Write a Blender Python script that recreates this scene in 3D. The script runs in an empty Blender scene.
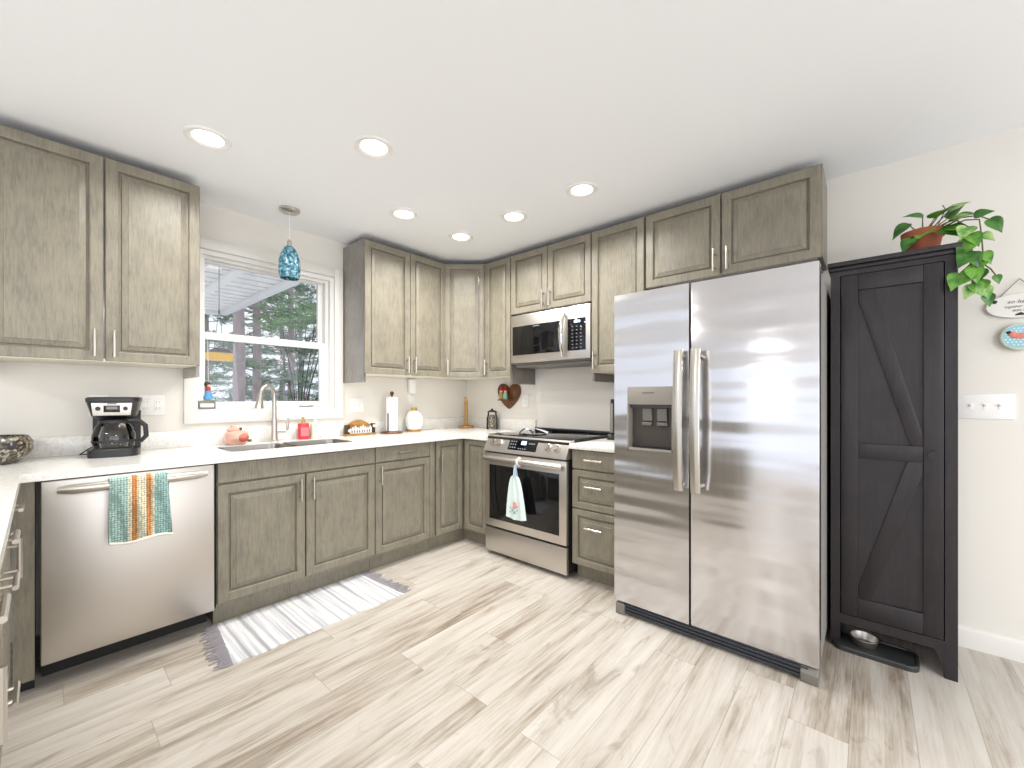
import bpy, bmesh, math, random
from mathutils import Vector, Matrix
R = math.radians
rnd = random.Random(7)
C = bpy.context.scene.collection
S = bpy.context.scene

# ------------------------------------------------------------ camera, world, lights, exposure
cam = bpy.data.cameras.new('camera')
cam_o = bpy.data.objects.new('camera', cam); C.objects.link(cam_o)
cam.sensor_fit = 'HORIZONTAL'; cam.sensor_width = 36.0
cam.lens = 36.0 * 410.8 / 1024.0
cam.shift_y = 13.36 / 1024.0
cam.clip_start = 0.01; cam.clip_end = 300
cam_o.location = (-2.93, -3.174, 1.2003)
cam_o.rotation_euler = (R(90), 0, -0.8546)
S.camera = cam_o

w = bpy.data.worlds.new('sky'); S.world = w; w.use_nodes = True
bg = w.node_tree.nodes['Background']
bg.inputs[0].default_value = (0.87, 0.915, 1.0, 1); bg.inputs[1].default_value = 1.08

def area(name, loc, rot, sx, sy, power, col=(1, 1, 1)):
    l = bpy.data.lights.new(name, 'AREA'); l.shape = 'RECTANGLE'; l.size = sx; l.size_y = sy
    l.energy = power; l.color = col
    o = bpy.data.objects.new(name, l); C.objects.link(o); o.location = loc; o.rotation_euler = rot
    return o
area('added_fill_dining_side', (-7.3, -3.2, 1.25), (0, R(-100), 0), 2.2, 5.5, 10, (0.86, 0.92, 1.0))  # added panel light at the open dining side, stands in for daylight
area('added_fill_living_side', (-3.4, -6.9, 1.3), (R(102), 0, 0), 6.5, 2.2, 90, (0.97, 0.98, 1.0))  # added broad fill behind the camera, in place of daylight from there

area('added_dining_ceiling_fill', (-5.4, -2.6, 2.38), (0, 0, 0), .6, .6, 60, (1, .97, .93))  # added fill under the unseen dining ceiling, evens out the kitchen light
area('added_living_ceiling_fill', (-2.2, -5.4, 2.38), (0, 0, 0), .6, .6, 45, (1, .97, .93))  # same kind of added fill over the unseen living area, no known lamp

S.view_settings.view_transform = 'Standard'; S.view_settings.look = 'None'
S.view_settings.gamma = 1.0; S.view_settings.use_curve_mapping = False
S.view_settings.exposure = 0.2
CAN_W = 8.0

# ------------------------------------------------------------ materials
def srgb(r, g, b):
    f = lambda c: (c / 255 / 12.92) if c / 255 <= 0.04045 else ((c / 255 + 0.055) / 1.055) ** 2.4
    return (f(r), f(g), f(b), 1)

def base_mat(name):
    m = bpy.data.materials.new(name); m.use_nodes = True
    n = m.node_tree.nodes; l = m.node_tree.links
    return m, n, l, n['Principled BSDF']

def mat(name, col, rough=0.5, metal=0.0, emit=None, es=0, noise=0, nscale=40, bump=0, spec=None, coat=0, trans=0, ior=None):
    m, n, l, p = base_mat(name)
    p.inputs['Base Color'].default_value = col; p.inputs['Roughness'].default_value = rough
    p.inputs['Metallic'].default_value = metal
    if spec is not None: p.inputs['Specular IOR Level'].default_value = spec
    if coat: p.inputs['Coat Weight'].default_value = coat
    if trans: p.inputs['Transmission Weight'].default_value = trans
    if ior: p.inputs['IOR'].default_value = ior
    if emit: p.inputs['Emission Color'].default_value = emit; p.inputs['Emission Strength'].default_value = es
    if noise or bump:
        g = n.new('ShaderNodeNewGeometry'); t = n.new('ShaderNodeTexNoise')
        t.inputs['Scale'].default_value = nscale; t.inputs['Detail'].default_value = 4
        l.new(g.outputs['Position'], t.inputs['Vector'])
        if noise:
            mx = n.new('ShaderNodeMix'); mx.data_type = 'RGBA'
            mx.inputs['A'].default_value = tuple(c * (1 - noise) for c in col[:3]) + (1,)
            mx.inputs['B'].default_value = tuple(min(1, c * (1 + noise)) for c in col[:3]) + (1,)
            l.new(t.outputs['Fac'], mx.inputs['Factor']); l.new(mx.outputs['Result'], p.inputs['Base Color'])
        if bump:
            b = n.new('ShaderNodeBump'); b.inputs['Strength'].default_value = bump; b.inputs['Distance'].default_value = 0.01
            l.new(t.outputs['Fac'], b.inputs['Height']); l.new(b.outputs['Normal'], p.inputs['Normal'])
    return m

def ramp(n, stops):
    r = n.new('ShaderNodeValToRGB'); e = r.color_ramp.elements
    while len(e) < len(stops): e.new(0.5)
    for k, (pos, col) in enumerate(stops): e[k].position = pos; e[k].color = col
    return r

def wood(name, dark, mid, light, sc=(130, 130, 14), rough=0.36, fine=(420, 420, 22), bump=0.03, fine_amt=0.5, spec=0.5, mottle=0.55):
    m, n, l, p = base_mat(name)
    g = n.new('ShaderNodeNewGeometry')
    def nz(scale, detail, rgh=0.6):
        mp = n.new('ShaderNodeMapping'); mp.inputs['Scale'].default_value = scale
        l.new(g.outputs['Position'], mp.inputs['Vector'])
        t = n.new('ShaderNodeTexNoise'); t.inputs['Scale'].default_value = 1; t.inputs['Detail'].default_value = detail
        t.inputs['Roughness'].default_value = rgh
        l.new(mp.outputs['Vector'], t.inputs['Vector']); return t
    a = nz(sc, 6); b = nz(fine, 3); c = nz((11, 11, 8), 5)
    add = n.new('ShaderNodeMath'); add.operation = 'MULTIPLY_ADD'
    l.new(b.outputs['Fac'], add.inputs[0]); add.inputs[1].default_value = fine_amt
    l.new(a.outputs['Fac'], add.inputs[2])
    sc_ = n.new('ShaderNodeMath'); sc_.operation = 'MULTIPLY_ADD'; l.new(add.outputs[0], sc_.inputs[0]); sc_.inputs[1].default_value = 0.75; sc_.inputs[2].default_value = 0.0
    add2 = n.new('ShaderNodeMath'); add2.operation = 'MULTIPLY_ADD'
    l.new(c.outputs['Fac'], add2.inputs[0]); add2.inputs[1].default_value = mottle; l.new(sc_.outputs[0], add2.inputs[2])
    off = 0.75 * (0.5 + 0.5 * fine_amt) + 0.5 * mottle - 0.5
    r = ramp(n, [(0.28 + off, dark), (0.5 + off, mid), (0.72 + off, light)])
    l.new(add2.outputs[0], r.inputs['Fac'])
    l.new(r.outputs['Color'], p.inputs['Base Color'])
    p.inputs['Roughness'].default_value = rough; p.inputs['Specular IOR Level'].default_value = spec
    bp = n.new('ShaderNodeBump'); bp.inputs['Strength'].default_value = bump; bp.inputs['Distance'].default_value = 0.004
    l.new(add.outputs[0], bp.inputs['Height']); l.new(bp.outputs['Normal'], p.inputs['Normal'])
    return m

def steel(name, col, rough=0.28, brush=(3, 3, 350), wave=0.0, wscale=(1.3, 1.3, 5), fine=0.04):
    m, n, l, p = base_mat(name)
    p.inputs['Metallic'].default_value = 1; p.inputs['Base Color'].default_value = col
    g = n.new('ShaderNodeNewGeometry')
    def nz(scale, detail):
        mp = n.new('ShaderNodeMapping'); mp.inputs['Scale'].default_value = scale
        l.new(g.outputs['Position'], mp.inputs['Vector'])
        t = n.new('ShaderNodeTexNoise'); t.inputs['Scale'].default_value = 1; t.inputs['Detail'].default_value = detail
        l.new(mp.outputs['Vector'], t.inputs['Vector']); return t
    a = nz(brush, 2)
    mr = n.new('ShaderNodeMapRange'); mr.inputs['To Min'].default_value = rough - 0.05; mr.inputs['To Max'].default_value = rough + 0.07
    l.new(a.outputs['Fac'], mr.inputs['Value']); l.new(mr.outputs['Result'], p.inputs['Roughness'])
    b1 = n.new('ShaderNodeBump'); b1.inputs['Strength'].default_value = fine; b1.inputs['Distance'].default_value = 0.002
    l.new(a.outputs['Fac'], b1.inputs['Height'])
    last = b1
    if wave:
        b = nz(wscale, 1)
        b2 = n.new('ShaderNodeBump'); b2.inputs['Strength'].default_value = wave; b2.inputs['Distance'].default_value = 0.05
        l.new(b.outputs['Fac'], b2.inputs['Height']); l.new(b1.outputs['Normal'], b2.inputs['Normal']); last = b2
    l.new(last.outputs['Normal'], p.inputs['Normal'])
    return m

def glass_mat(name, tint=(1, 1, 1, 1), gl=0.08, rough=0.0):
    m = bpy.data.materials.new(name); m.use_nodes = True
    n = m.node_tree.nodes; l = m.node_tree.links; n.remove(n['Principled BSDF'])
    t = n.new('ShaderNodeBsdfTransparent'); t.inputs[0].default_value = tint
    gs = n.new('ShaderNodeBsdfGlossy'); gs.inputs['Roughness'].default_value = rough
    f = n.new('ShaderNodeFresnel'); f.inputs[0].default_value = 1.45
    mx = n.new('ShaderNodeMixShader'); l.new(f.outputs[0], mx.inputs[0]); l.new(t.outputs[0], mx.inputs[1]); l.new(gs.outputs[0], mx.inputs[2])
    l.new(mx.outputs[0], n['Material Output'].inputs['Surface'])
    return m

M = {}
M['wall'] = mat('wall_paint', srgb(229, 225, 217), 0.75, bump=0.03, nscale=220)
M['ceil'] = mat('ceiling_paint', srgb(246, 248, 251), 0.85, bump=0.03, nscale=160)
M['trim'] = mat('white_trim', srgb(228, 225, 219), 0.4)
M['vinyl'] = mat('white_vinyl', srgb(228, 227, 224), 0.35)
M['wood'] = wood('grey_glazed_maple', srgb(113, 107, 96), srgb(132, 126, 111), srgb(142, 136, 118), rough=.42, bump=.015)
M['woodside'] = wood('grey_glazed_side', srgb(108, 102, 96), srgb(120, 114, 107), srgb(130, 124, 117), rough=0.2, bump=.01)
M['woodside'].node_tree.nodes['Principled BSDF'].inputs['Coat Weight'].default_value = .7
M['woodside'].node_tree.nodes['Principled BSDF'].inputs['Coat IOR'].default_value = 1.6
M['woodside'].node_tree.nodes['Principled BSDF'].inputs['Coat Roughness'].default_value = .12
M['pale'] = mat('pale_melamine', srgb(222, 216, 200), 0.5)
M['dark'] = mat('dark_gap', srgb(26, 25, 24), 0.6)
M['black'] = mat('black_plastic', srgb(30, 30, 32), 0.35)
M['blackgloss'] = mat('black_glass', srgb(14, 14, 16), 0.06)
M['nickel'] = mat('brushed_nickel', srgb(200, 195, 186), 0.28, 1.0)
M['chrome'] = mat('polished_chrome', srgb(225, 225, 225), 0.12, 1.0)
M['steel'] = steel('stainless_steel', srgb(204, 199, 193), 0.36)
M['fridge'] = steel('stainless_fridge_door', srgb(219, 218, 221), 0.19, brush=(3, 350, 3), wave=0.35, wscale=(.8, .9, 8), fine=0.0)
M['fridgegrey'] = mat('fridge_grey_paint', srgb(150, 147, 142), 0.45)
M['slate'] = mat('slate_grey_plastic', srgb(118, 114, 108), 0.45)
M['kick'] = mat('fridge_kick_grille', srgb(52, 55, 62), 0.4)
M['darkwood'] = wood('charcoal_stained_wood', srgb(26, 21, 24), srgb(33, 28, 31), srgb(42, 36, 39), sc=(90, 90, 6), rough=0.42)
M['glass'] = glass_mat('clear_glass')
M['white'] = mat('white_plastic', srgb(240, 239, 236), 0.35)
M['paper'] = mat('paper_white', srgb(245, 245, 244), 0.8)

def quartz():
    m, n, l, p = base_mat('white_quartz')
    g = n.new('ShaderNodeNewGeometry'); t = n.new('ShaderNodeTexVoronoi'); t.inputs['Scale'].default_value = 170
    t2 = n.new('ShaderNodeTexNoise'); t2.inputs['Scale'].default_value = 60; t2.inputs['Detail'].default_value = 5
    l.new(g.outputs['Position'], t.inputs['Vector']); l.new(g.outputs['Position'], t2.inputs['Vector'])
    r = ramp(n, [(0.03, srgb(216, 211, 200)), (0.16, srgb(238, 236, 231)), (1.0, srgb(236, 235, 231))])
    l.new(t.outputs['Distance'], r.inputs['Fac'])
    r2 = ramp(n, [(0.35, srgb(214, 208, 196)), (0.55, srgb(255, 255, 255)), (1, srgb(255, 255, 255))])
    l.new(t2.outputs['Fac'], r2.inputs['Fac'])
    mx = n.new('ShaderNodeMix'); mx.data_type = 'RGBA'; mx.blend_type = 'MULTIPLY'; mx.inputs['Factor'].default_value = 0.35
    l.new(r.outputs['Color'], mx.inputs['A']); l.new(r2.outputs['Color'], mx.inputs['B'])
    l.new(mx.outputs['Result'], p.inputs['Base Color']); p.inputs['Roughness'].default_value = 0.16
    return m
M['quartz'] = quartz()

def floor_mat():
    m, n, l, p = base_mat('vinyl_plank_floor')
    W, Lg = 0.178, 1.22
    g = n.new('ShaderNodeNewGeometry'); sp = n.new('ShaderNodeSeparateXYZ'); l.new(g.outputs['Position'], sp.inputs[0])
    def ma(op, a, b=None, c=None):
        x = n.new('ShaderNodeMath'); x.operation = op
        for k, v in enumerate((a, b, c)):
            if v is None: continue
            if isinstance(v, (int, float)): x.inputs[k].default_value = v
            else: l.new(v, x.inputs[k])
        return x.outputs[0]
    ry = ma('DIVIDE', ma('ADD', sp.outputs['Y'], 20.03), W); row = ma('FLOOR', ry); fy = ma('FRACT', ry)
    wn = n.new('ShaderNodeTexWhiteNoise'); wn.noise_dimensions = '1D'; l.new(row, wn.inputs['W'])
    rx = ma('ADD', ma('DIVIDE', ma('ADD', sp.outputs['X'], 20.0), Lg), wn.outputs['Value']); colm = ma('FLOOR', rx); fx = ma('FRACT', rx)
    cb = n.new('ShaderNodeCombineXYZ'); l.new(row, cb.inputs[0]); l.new(colm, cb.inputs[1])
    wn2 = n.new('ShaderNodeTexWhiteNoise'); wn2.noise_dimensions = '2D'; l.new(cb.outputs[0], wn2.inputs['Vector'])
    # grain, shifted for every plank
    off = n.new('ShaderNodeVectorMath'); off.operation = 'SCALE'; l.new(wn2.outputs['Color'], off.inputs[0]); off.inputs['Scale'].default_value = 30
    pos = n.new('ShaderNodeVectorMath'); pos.operation = 'ADD'; l.new(g.outputs['Position'], pos.inputs[0]); l.new(off.outputs[0], pos.inputs[1])
    def nz(scale, detail, rgh=0.6, dist=0):
        mp = n.new('ShaderNodeMapping'); mp.inputs['Scale'].default_value = scale; l.new(pos.outputs[0], mp.inputs['Vector'])
        t = n.new('ShaderNodeTexNoise'); t.inputs['Scale'].default_value = 1; t.inputs['Detail'].default_value = detail
        t.inputs['Roughness'].default_value = rgh; t.inputs['Distortion'].default_value = dist
        l.new(mp.outputs['Vector'], t.inputs['Vector']); return t.outputs['Fac']
    a = nz((1.5, 14, 1), 6, 0.62, 0.4); b = nz((5, 110, 1), 4, 0.6); c = nz((3.0, 9, 1), 4, 0.6, 1.2)
    val = ma('ADD', ma('MULTIPLY', a, 0.72), ma('ADD', ma('MULTIPLY', b, 0.30), ma('MULTIPLY', wn2.outputs['Value'], 0.13)))
    r = ramp(n, [(0.38, srgb(132, 119, 104)), (0.48, srgb(166, 156, 143)), (0.58, srgb(188, 181, 171)), (0.72, srgb(200, 195, 187))])
    l.new(val, r.inputs['Fac'])
    r3 = ramp(n, [(0.30, srgb(150, 136, 118)), (0.42, srgb(255, 255, 255)), (1, srgb(255, 255, 255))]); l.new(c, r3.inputs['Fac'])
    mx0 = n.new('ShaderNodeMix'); mx0.data_type = 'RGBA'; mx0.blend_type = 'MULTIPLY'; mx0.inputs['Factor'].default_value = 0.4
    l.new(r.outputs['Color'], mx0.inputs['A']); l.new(r3.outputs['Color'], mx0.inputs['B'])
    # joints
    ey = ma('MINIMUM', fy, ma('SUBTRACT', 1.0, fy)); ex = ma('MINIMUM', fx, ma('SUBTRACT', 1.0, fx))
    jy = ma('LESS_THAN', ey, 0.008); jx = ma('LESS_THAN', ex, 0.0012); j = ma('MAXIMUM', jy, jx)
    mx = n.new('ShaderNodeMix'); mx.data_type = 'RGBA'
    l.new(ma('MULTIPLY', j, 0.45), mx.inputs['Factor']); l.new(mx0.outputs['Result'], mx.inputs['A']); mx.inputs['B'].default_value = srgb(120, 108, 94)
    l.new(mx.outputs['Result'], p.inputs['Base Color'])
    p.inputs['Roughness'].default_value = 0.36
    bp = n.new('ShaderNodeBump'); bp.inputs['Strength'].default_value = 0.08; bp.inputs['Distance'].default_value = 0.003
    l.new(b, bp.inputs['Height']); l.new(bp.outputs['Normal'], p.inputs['Normal'])
    return m
M['floor'] = floor_mat()

# ------------------------------------------------------------ mesh helpers
class MB:
    def __init__(s): s.bm = bmesh.new()
    def box(s, x0, x1, y0, y1, z0, z1, bev=0.0, seg=2):
        x0, x1 = sorted((x0, x1)); y0, y1 = sorted((y0, y1)); z0, z1 = sorted((z0, z1))
        t = bmesh.new()
        bmesh.ops.create_cube(t, size=1, matrix=Matrix.Translation(((x0 + x1) / 2, (y0 + y1) / 2, (z0 + z1) / 2)) @ Matrix.Diagonal((x1 - x0, y1 - y0, z1 - z0, 1)))
        if bev: bmesh.ops.bevel(t, geom=list(t.edges), offset=bev, segments=seg, profile=0.5, affect='EDGES')
        s.merge(t); return s
    def merge(s, t, xf=None):
        if xf is not None: t.transform(xf)
        me = bpy.data.meshes.new('tmp'); t.to_mesh(me); t.free(); s.bm.from_mesh(me); bpy.data.meshes.remove(me)
    def prism(s, pts, a, b, axis='z', bev=0.0):
        """extrude a 2-D outline: axis z: pts=(x,y); axis y: pts=(x,z); axis x: pts=(y,z)"""
        t = bmesh.new()
        def P(u, v, h): return {'z': (u, v, h), 'y': (u, h, v), 'x': (h, u, v)}[axis]
        lo = [t.verts.new(P(u, v, a)) for u, v in pts]; hi = [t.verts.new(P(u, v, b)) for u, v in pts]
        k = len(pts)
        t.faces.new(lo); t.faces.new(hi)
        for i in range(k): t.faces.new((lo[i], lo[(i + 1) % k], hi[(i + 1) % k], hi[i]))
        bmesh.ops.recalc_face_normals(t, faces=t.faces)
        if bev: bmesh.ops.bevel(t, geom=list(t.edges), offset=bev, segments=2, profile=0.5, affect='EDGES')
        s.merge(t); return s
    def tube(s, pts, r, n=10, closed=False, flat=None):
        pts = [Vector(p) for p in pts]; k = len(pts); rs = r if isinstance(r, (list, tuple)) else [r] * k
        t = bmesh.new(); rings = []
        up = None
        for i, p in enumerate(pts):
            if closed: d = pts[(i + 1) % k] - pts[i - 1]
            else: d = pts[min(i + 1, k - 1)] - pts[max(i - 1, 0)]
            d.normalize()
            if up is None:
                up = Vector((0, 0, 1)) if abs(d.z) < 0.9 else Vector((1, 0, 0))
            sd = d.cross(up)
            if sd.length < 1e-4: sd = d.orthogonal()
            sd.normalize(); up = sd.cross(d).normalized()
            fl = flat or (1, 1)
            rings.append([t.verts.new(p + sd * math.cos(2 * math.pi * j / n) * rs[i] * fl[0] + up * math.sin(2 * math.pi * j / n) * rs[i] * fl[1]) for j in range(n)])
        for i in range(k if closed else k - 1):
            A = rings[i]; B = rings[(i + 1) % k]
            for j in range(n): t.faces.new((A[j], A[(j + 1) % n], B[(j + 1) % n], B[j]))
        if not closed: t.faces.new(rings[0][::-1]); t.faces.new(rings[-1])
        bmesh.ops.recalc_face_normals(t, faces=t.faces)
        s.merge(t); return s
    def lathe(s, prof, n=28, c=(0, 0, 0), axis='z', close=True):
        t = bmesh.new(); rings = []
        for r, h in prof:
            ring = []
            for j in range(n):
                a = 2 * math.pi * j / n; u, v = r * math.cos(a), r * math.sin(a)
                p = {'z': (u, v, h), 'y': (u, h, v), 'x': (h, u, v)}[axis]
                ring.append(t.verts.new((p[0] + c[0], p[1] + c[1], p[2] + c[2])))
            rings.append(ring)
        for A, B in zip(rings, rings[1:]):
            for j in range(n): t.faces.new((A[j], A[(j + 1) % n], B[(j + 1) % n], B[j]))
        if close: t.faces.new(rings[0][::-1]); t.faces.new(rings[-1])
        bmesh.ops.remove_doubles(t, verts=t.verts, dist=1e-6)
        bmesh.ops.recalc_face_normals(t, faces=t.faces)
        s.merge(t); return s
    def ball(s, c, rx, ry=None, rz=None, u=16, v=10):
        ry = ry or rx; rz = rz or rx
        t = bmesh.new(); bmesh.ops.create_uvsphere(t, u_segments=u, v_segments=v, radius=1)
        s.merge(t, Matrix.Translation(c) @ Matrix.Diagonal((rx, ry, rz, 1))); return s
    def quad(s, *ps):
        s.bm.faces.new([s.bm.verts.new(p) for p in ps]); return s
    def grid(s, fn, nu, nv, thick=0.0):
        """surface fn(u,v)->(x,y,z) on [0,1]^2, thickened along its normal"""
        t = bmesh.new()
        vs = [[t.verts.new(fn(i / nu, j / nv)) for j in range(nv + 1)] for i in range(nu + 1)]
        for i in range(nu):
            for j in range(nv): t.faces.new((vs[i][j], vs[i + 1][j], vs[i + 1][j + 1], vs[i][j + 1]))
        if thick:
            bmesh.ops.recalc_face_normals(t, faces=t.faces)
            bmesh.ops.solidify(t, geom=list(t.faces), thickness=thick)
        bmesh.ops.recalc_face_normals(t, faces=t.faces)
        s.merge(t); return s
    def build(s, name, m, parent=None, xf=None, ang=35, loc=None):
        if xf is not None: s.bm.transform(xf)
        if loc is not None: s.bm.transform(Matrix.Translation(-Vector(loc)))
        me = bpy.data.meshes.new(name); s.bm.to_mesh(me); s.bm.free()
        me.shade_smooth(); me.set_sharp_from_angle(angle=R(ang))
        o = bpy.data.objects.new(name, me); C.objects.link(o)
        for x in (m if isinstance(m, (list, tuple)) else [m]): me.materials.append(x)
        if loc is not None: o.location = loc
        if parent is not None: o.parent = parent
        return o

def tag(o, label=None, cat=None, group=None, kind=None):
    if label: o['label'] = label
    if cat: o['category'] = cat
    if group: o['group'] = group
    if kind: o['kind'] = kind
    return o
def thing(name, loc, label, cat, rz=0.0, group=None):
    o = bpy.data.objects.new(name, None); o.empty_display_size = 0.05; C.objects.link(o)
    o.location = loc; o.rotation_euler = (0, 0, rz)
    return tag(o, label, cat, group)
def struct(mb, name, m, **k):
    o = mb.build(name, m, **k); o['kind'] = 'structure'; return o

ZC = 2.43          # ceiling
ZT = 0.897         # countertop
# ------------------------------------------------------------ room shell
XL, YB = -7.6, -7.2
struct(MB().box(XL, 0.12, YB, 0.12, -0.06, 0.0), 'floor', M['floor'])
struct(MB().box(XL, 0.12, YB, 0.12, ZC, ZC + 0.1), 'ceiling', M['ceil'])
WX0, WX1, WZ0, WZ1 = -2.285, -1.415, 1.105, 2.14       # window opening
wb = MB().box(XL, -4.1, 0, 0.12, 2.1, ZC).box(-4.1, WX0, 0, 0.12, 0, ZC).box(WX1, 0, 0, 0.12, 0, ZC).box(WX0, WX1, 0, 0.12, 0, WZ0).box(WX0, WX1, 0, 0.12, WZ1, ZC)
struct(wb, 'wall_back', M['wall'])
struct(MB().box(0, 0.12, YB, 0.12, 0, ZC), 'wall_right', M['wall'])
bb = MB().prism([(0, 0), (-0.016, 0), (-0.016, 0.078), (-0.012, 0.088), (-0.008, 0.094), (0, 0.096)], YB, -3.455, 'y')
struct(bb, 'baseboard_right', M['trim'])

# window
win = bpy.data.objects.new('window_1', None); C.objects.link(win); win.location = (-1.85, 0, 1.1); win['kind'] = 'structure'
def wchild(mb, name, m, parent=win): 
    o = mb.build(name, m, None); o.parent = parent
    o.matrix_parent_inverse = Matrix.Translation(parent.location).inverted() if parent is win else Matrix()
    return o
cw = 0.068
cs = MB()
cs.box(WX0 - cw, WX0, -0.02, 0, WZ0 - cw, WZ1 + cw, .003).box(WX1, WX1 + cw, -0.02, 0, WZ0 - cw, WZ1 + cw, .003)
cs.box(WX0, WX1, -0.02, 0, WZ1, WZ1 + cw, .003).box(WX0, WX1, -0.02, 0, WZ0 - cw, WZ0, .003)
wchild(cs, 'casing', M['trim'])
fr = MB()   # jamb liner and vinyl frame
fr.box(WX0, WX0 + .03, 0, .12, WZ0, WZ1).box(WX1 - .03, WX1, 0, .12, WZ0, WZ1).box(WX0 + .03, WX1 - .03, 0, .12, WZ1 - .03, WZ1).box(WX0 + .03, WX1 - .03, -.004, .12, WZ0, WZ0 + .022)
fr.box(WX0 + .03, WX0 + .045, .028, .1, WZ0 + .022, WZ1 - .03).box(WX1 - .055, WX1 - .03, .028, .1, WZ0 + .022, WZ1 - .03).box(WX0 + .045, WX1 - .055, .028, .1, WZ1 - .05, WZ1 - .03)
wchild(fr, 'window_frame', M['vinyl'])
gx0, gx1 = -2.236, -1.51
def sash(z0, z1, ga, gb, y0, y1, name):
    s = MB()
    s.box(gx0 - .03, gx0, y0, y1, z0, z1, .004).box(gx1, gx1 + .045, y0, y1, z0, z1, .004)
    s.box(gx0, gx1, y0, y1, z0, ga, .004).box(gx0, gx1, y0, y1, gb, z1, .004)
    o = wchild(s, name, M['vinyl'])
    g = MB().box(gx0, gx1, (y0 + y1) / 2 - .002, (y0 + y1) / 2 + .002, ga, gb).build('pane', M['glass'], o)
    g.parent = o
    return o
up_ = sash(1.60, 2.10, 1.622, 2.073, .068, .094, 'sash')
lo_ = sash(1.127, 1.622, 1.172, 1.573, .036, .062, 'sash')
wchild(MB().box(-1.66, -1.56, .012, .036, 1.135, 1.142, .002), 'sash_lift', M['nickel'])
wchild(MB().tube([(-1.535, .036, 1.19), (-1.535, .022, 1.19)], .008), 'sash_latch', M['black'])

# ------------------------------------------------------------ joinery helpers (local frame: x right, y into the wall, z up)
def panel_mesh(x0, x1, z0, z1, yf=0.0, th=0.02, rail=0.056, flat=False):
    t = bmesh.new()
    if flat: rings = [(0, th), (0, .003), (.003, 0)]
    else: rings = [(0, th), (0, .003), (.003, 0), (rail - .012, 0), (rail - .008, .003), (rail - .006, .016), (rail + .002, .016), (rail + .004, .009), (rail + .026, .003), (rail + .028, .001)]
    loops = []
    for ins, dep in rings:
        loops.append([t.verts.new((x, yf + dep, z)) for x, z in ((x0 + ins, z0 + ins), (x1 - ins, z0 + ins), (x1 - ins, z1 - ins), (x0 + ins, z1 - ins))])
    t.faces.new(loops[0][::-1]); t.faces.new(loops[-1])
    for A, B in zip(loops, loops[1:]):
        for j in range(4): t.faces.new((A[j], A[(j + 1) % 4], B[(j + 1) % 4], B[j]))
    bmesh.ops.recalc_face_normals(t, faces=t.faces)
    m = MB(); m.merge(t); return m
def pull(parent, x, z, vertical=True, L=.108, xf=None):
    m = MB(); h = L / 2
    if vertical:
        m.tube([(x, -.032, z - h - .012), (x, -.032, z + h + .012)], .0068, 10)
        for s in (-1, 1): m.tube([(x, 0.002, z + s * h * .75), (x, -.032, z + s * h * .75)], .0055, 8)
    else:
        m.tube([(x - h - .012, -.032, z), (x + h + .012, -.032, z)], .0068, 10)
        for s in (-1, 1): m.tube([(x + s * h * .75, 0.002, z), (x + s * h * .75, -.032, z)], .0055, 8)
    return m.build('handle', M['nickel'], parent, xf=xf)
def front(parent, name, x0, x1, z0, z1, handle=None, flat=False, rail=.056, m='wood'):
    d = panel_mesh(x0, x1, z0, z1, flat=flat, rail=rail).build(name, M[m], parent, ang=20)
    if handle: pull(d, *handle)
    return d

UZ0, UZ1, UPB = 1.379, 2.378, 1.314
def wall_cabinet(loc, rz, wid, doors, label, zb=UZ0, zpb=UPB, dep=.342, name='wall_cabinet', ends='lr', side='woodside'):
    t = thing(name, loc, label, 'cabinet', rz, 'wall cabinets')
    c = MB().box(0, wid, .021, dep - .002, zb + .012, UZ1 + .012)
    if zpb is not None:
        if 'l' in ends: c.box(0, .016, .021, dep - .002, zpb, zb + .012)
        if 'r' in ends: c.box(wid - .016, wid, .021, dep - .002, zpb, zb + .012)
    c.build('carcass', M[side], t)
    MB().box(.017, wid - .017, .004, dep - .004, zb - .003, zb + .0115).build('bottom_panel', M['pale'] if zpb else M['woodside'], t)
    for x0, x1, hx in doors:
        front(t, 'door', x0, x1, zb, UZ1, (hx, zb + .085) if hx else None)
    return t
# upper, left of window
X0 = -3.12
wall_cabinet((X0, -.342, 0), 0, -2.339 - X0, [(.003, -2.726 - X0, -2.757 - X0), (-2.719 - X0, -2.341 - X0, -2.689 - X0)],
             'grey glazed two-door wall cabinet hanging above the black coffee maker')
# upper, right of window
X0 = -1.342
wall_cabinet((X0, -.342, 0), 0, .775, [(.001, .399, .366), (.404, .772, .436)], 'tall two-door wall cabinet right beside the window, above the paper towel roll', ends='l')
# diagonal corner
cx, cy = -.4585, -.4665
t = thing('corner_wall_cabinet', (cx, cy, 0), 'narrow angled corner wall cabinet with one door in the corner', 'cabinet', R(-45), 'wall cabinets')
inv = (Matrix.Translation((cx, cy, 0)) @ Matrix.Rotation(R(-45), 4, 'Z')).inverted()
def dpent(z0, z1, ins=0.0):
    return MB().prism([(-.565 + ins, -.32 + ins * .3), (-.322 - ins * .3 + .002, -.5975 + ins), (-.003, -.5965 + ins), (-.003, -.003), (-.565 + ins, -.003)], z0, z1)
dpent(UZ0 + .012, UZ1 + .012).build('carcass', M['woodside'], t, xf=inv)
dpent(UZ0 - .003, UZ0 + .0115, .02).build('bottom_panel', M['pale'], t, xf=inv)
front(t, 'door', -.171, .171, UZ0, UZ1, (-.145, UZ0 + .085), rail=.05)
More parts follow.
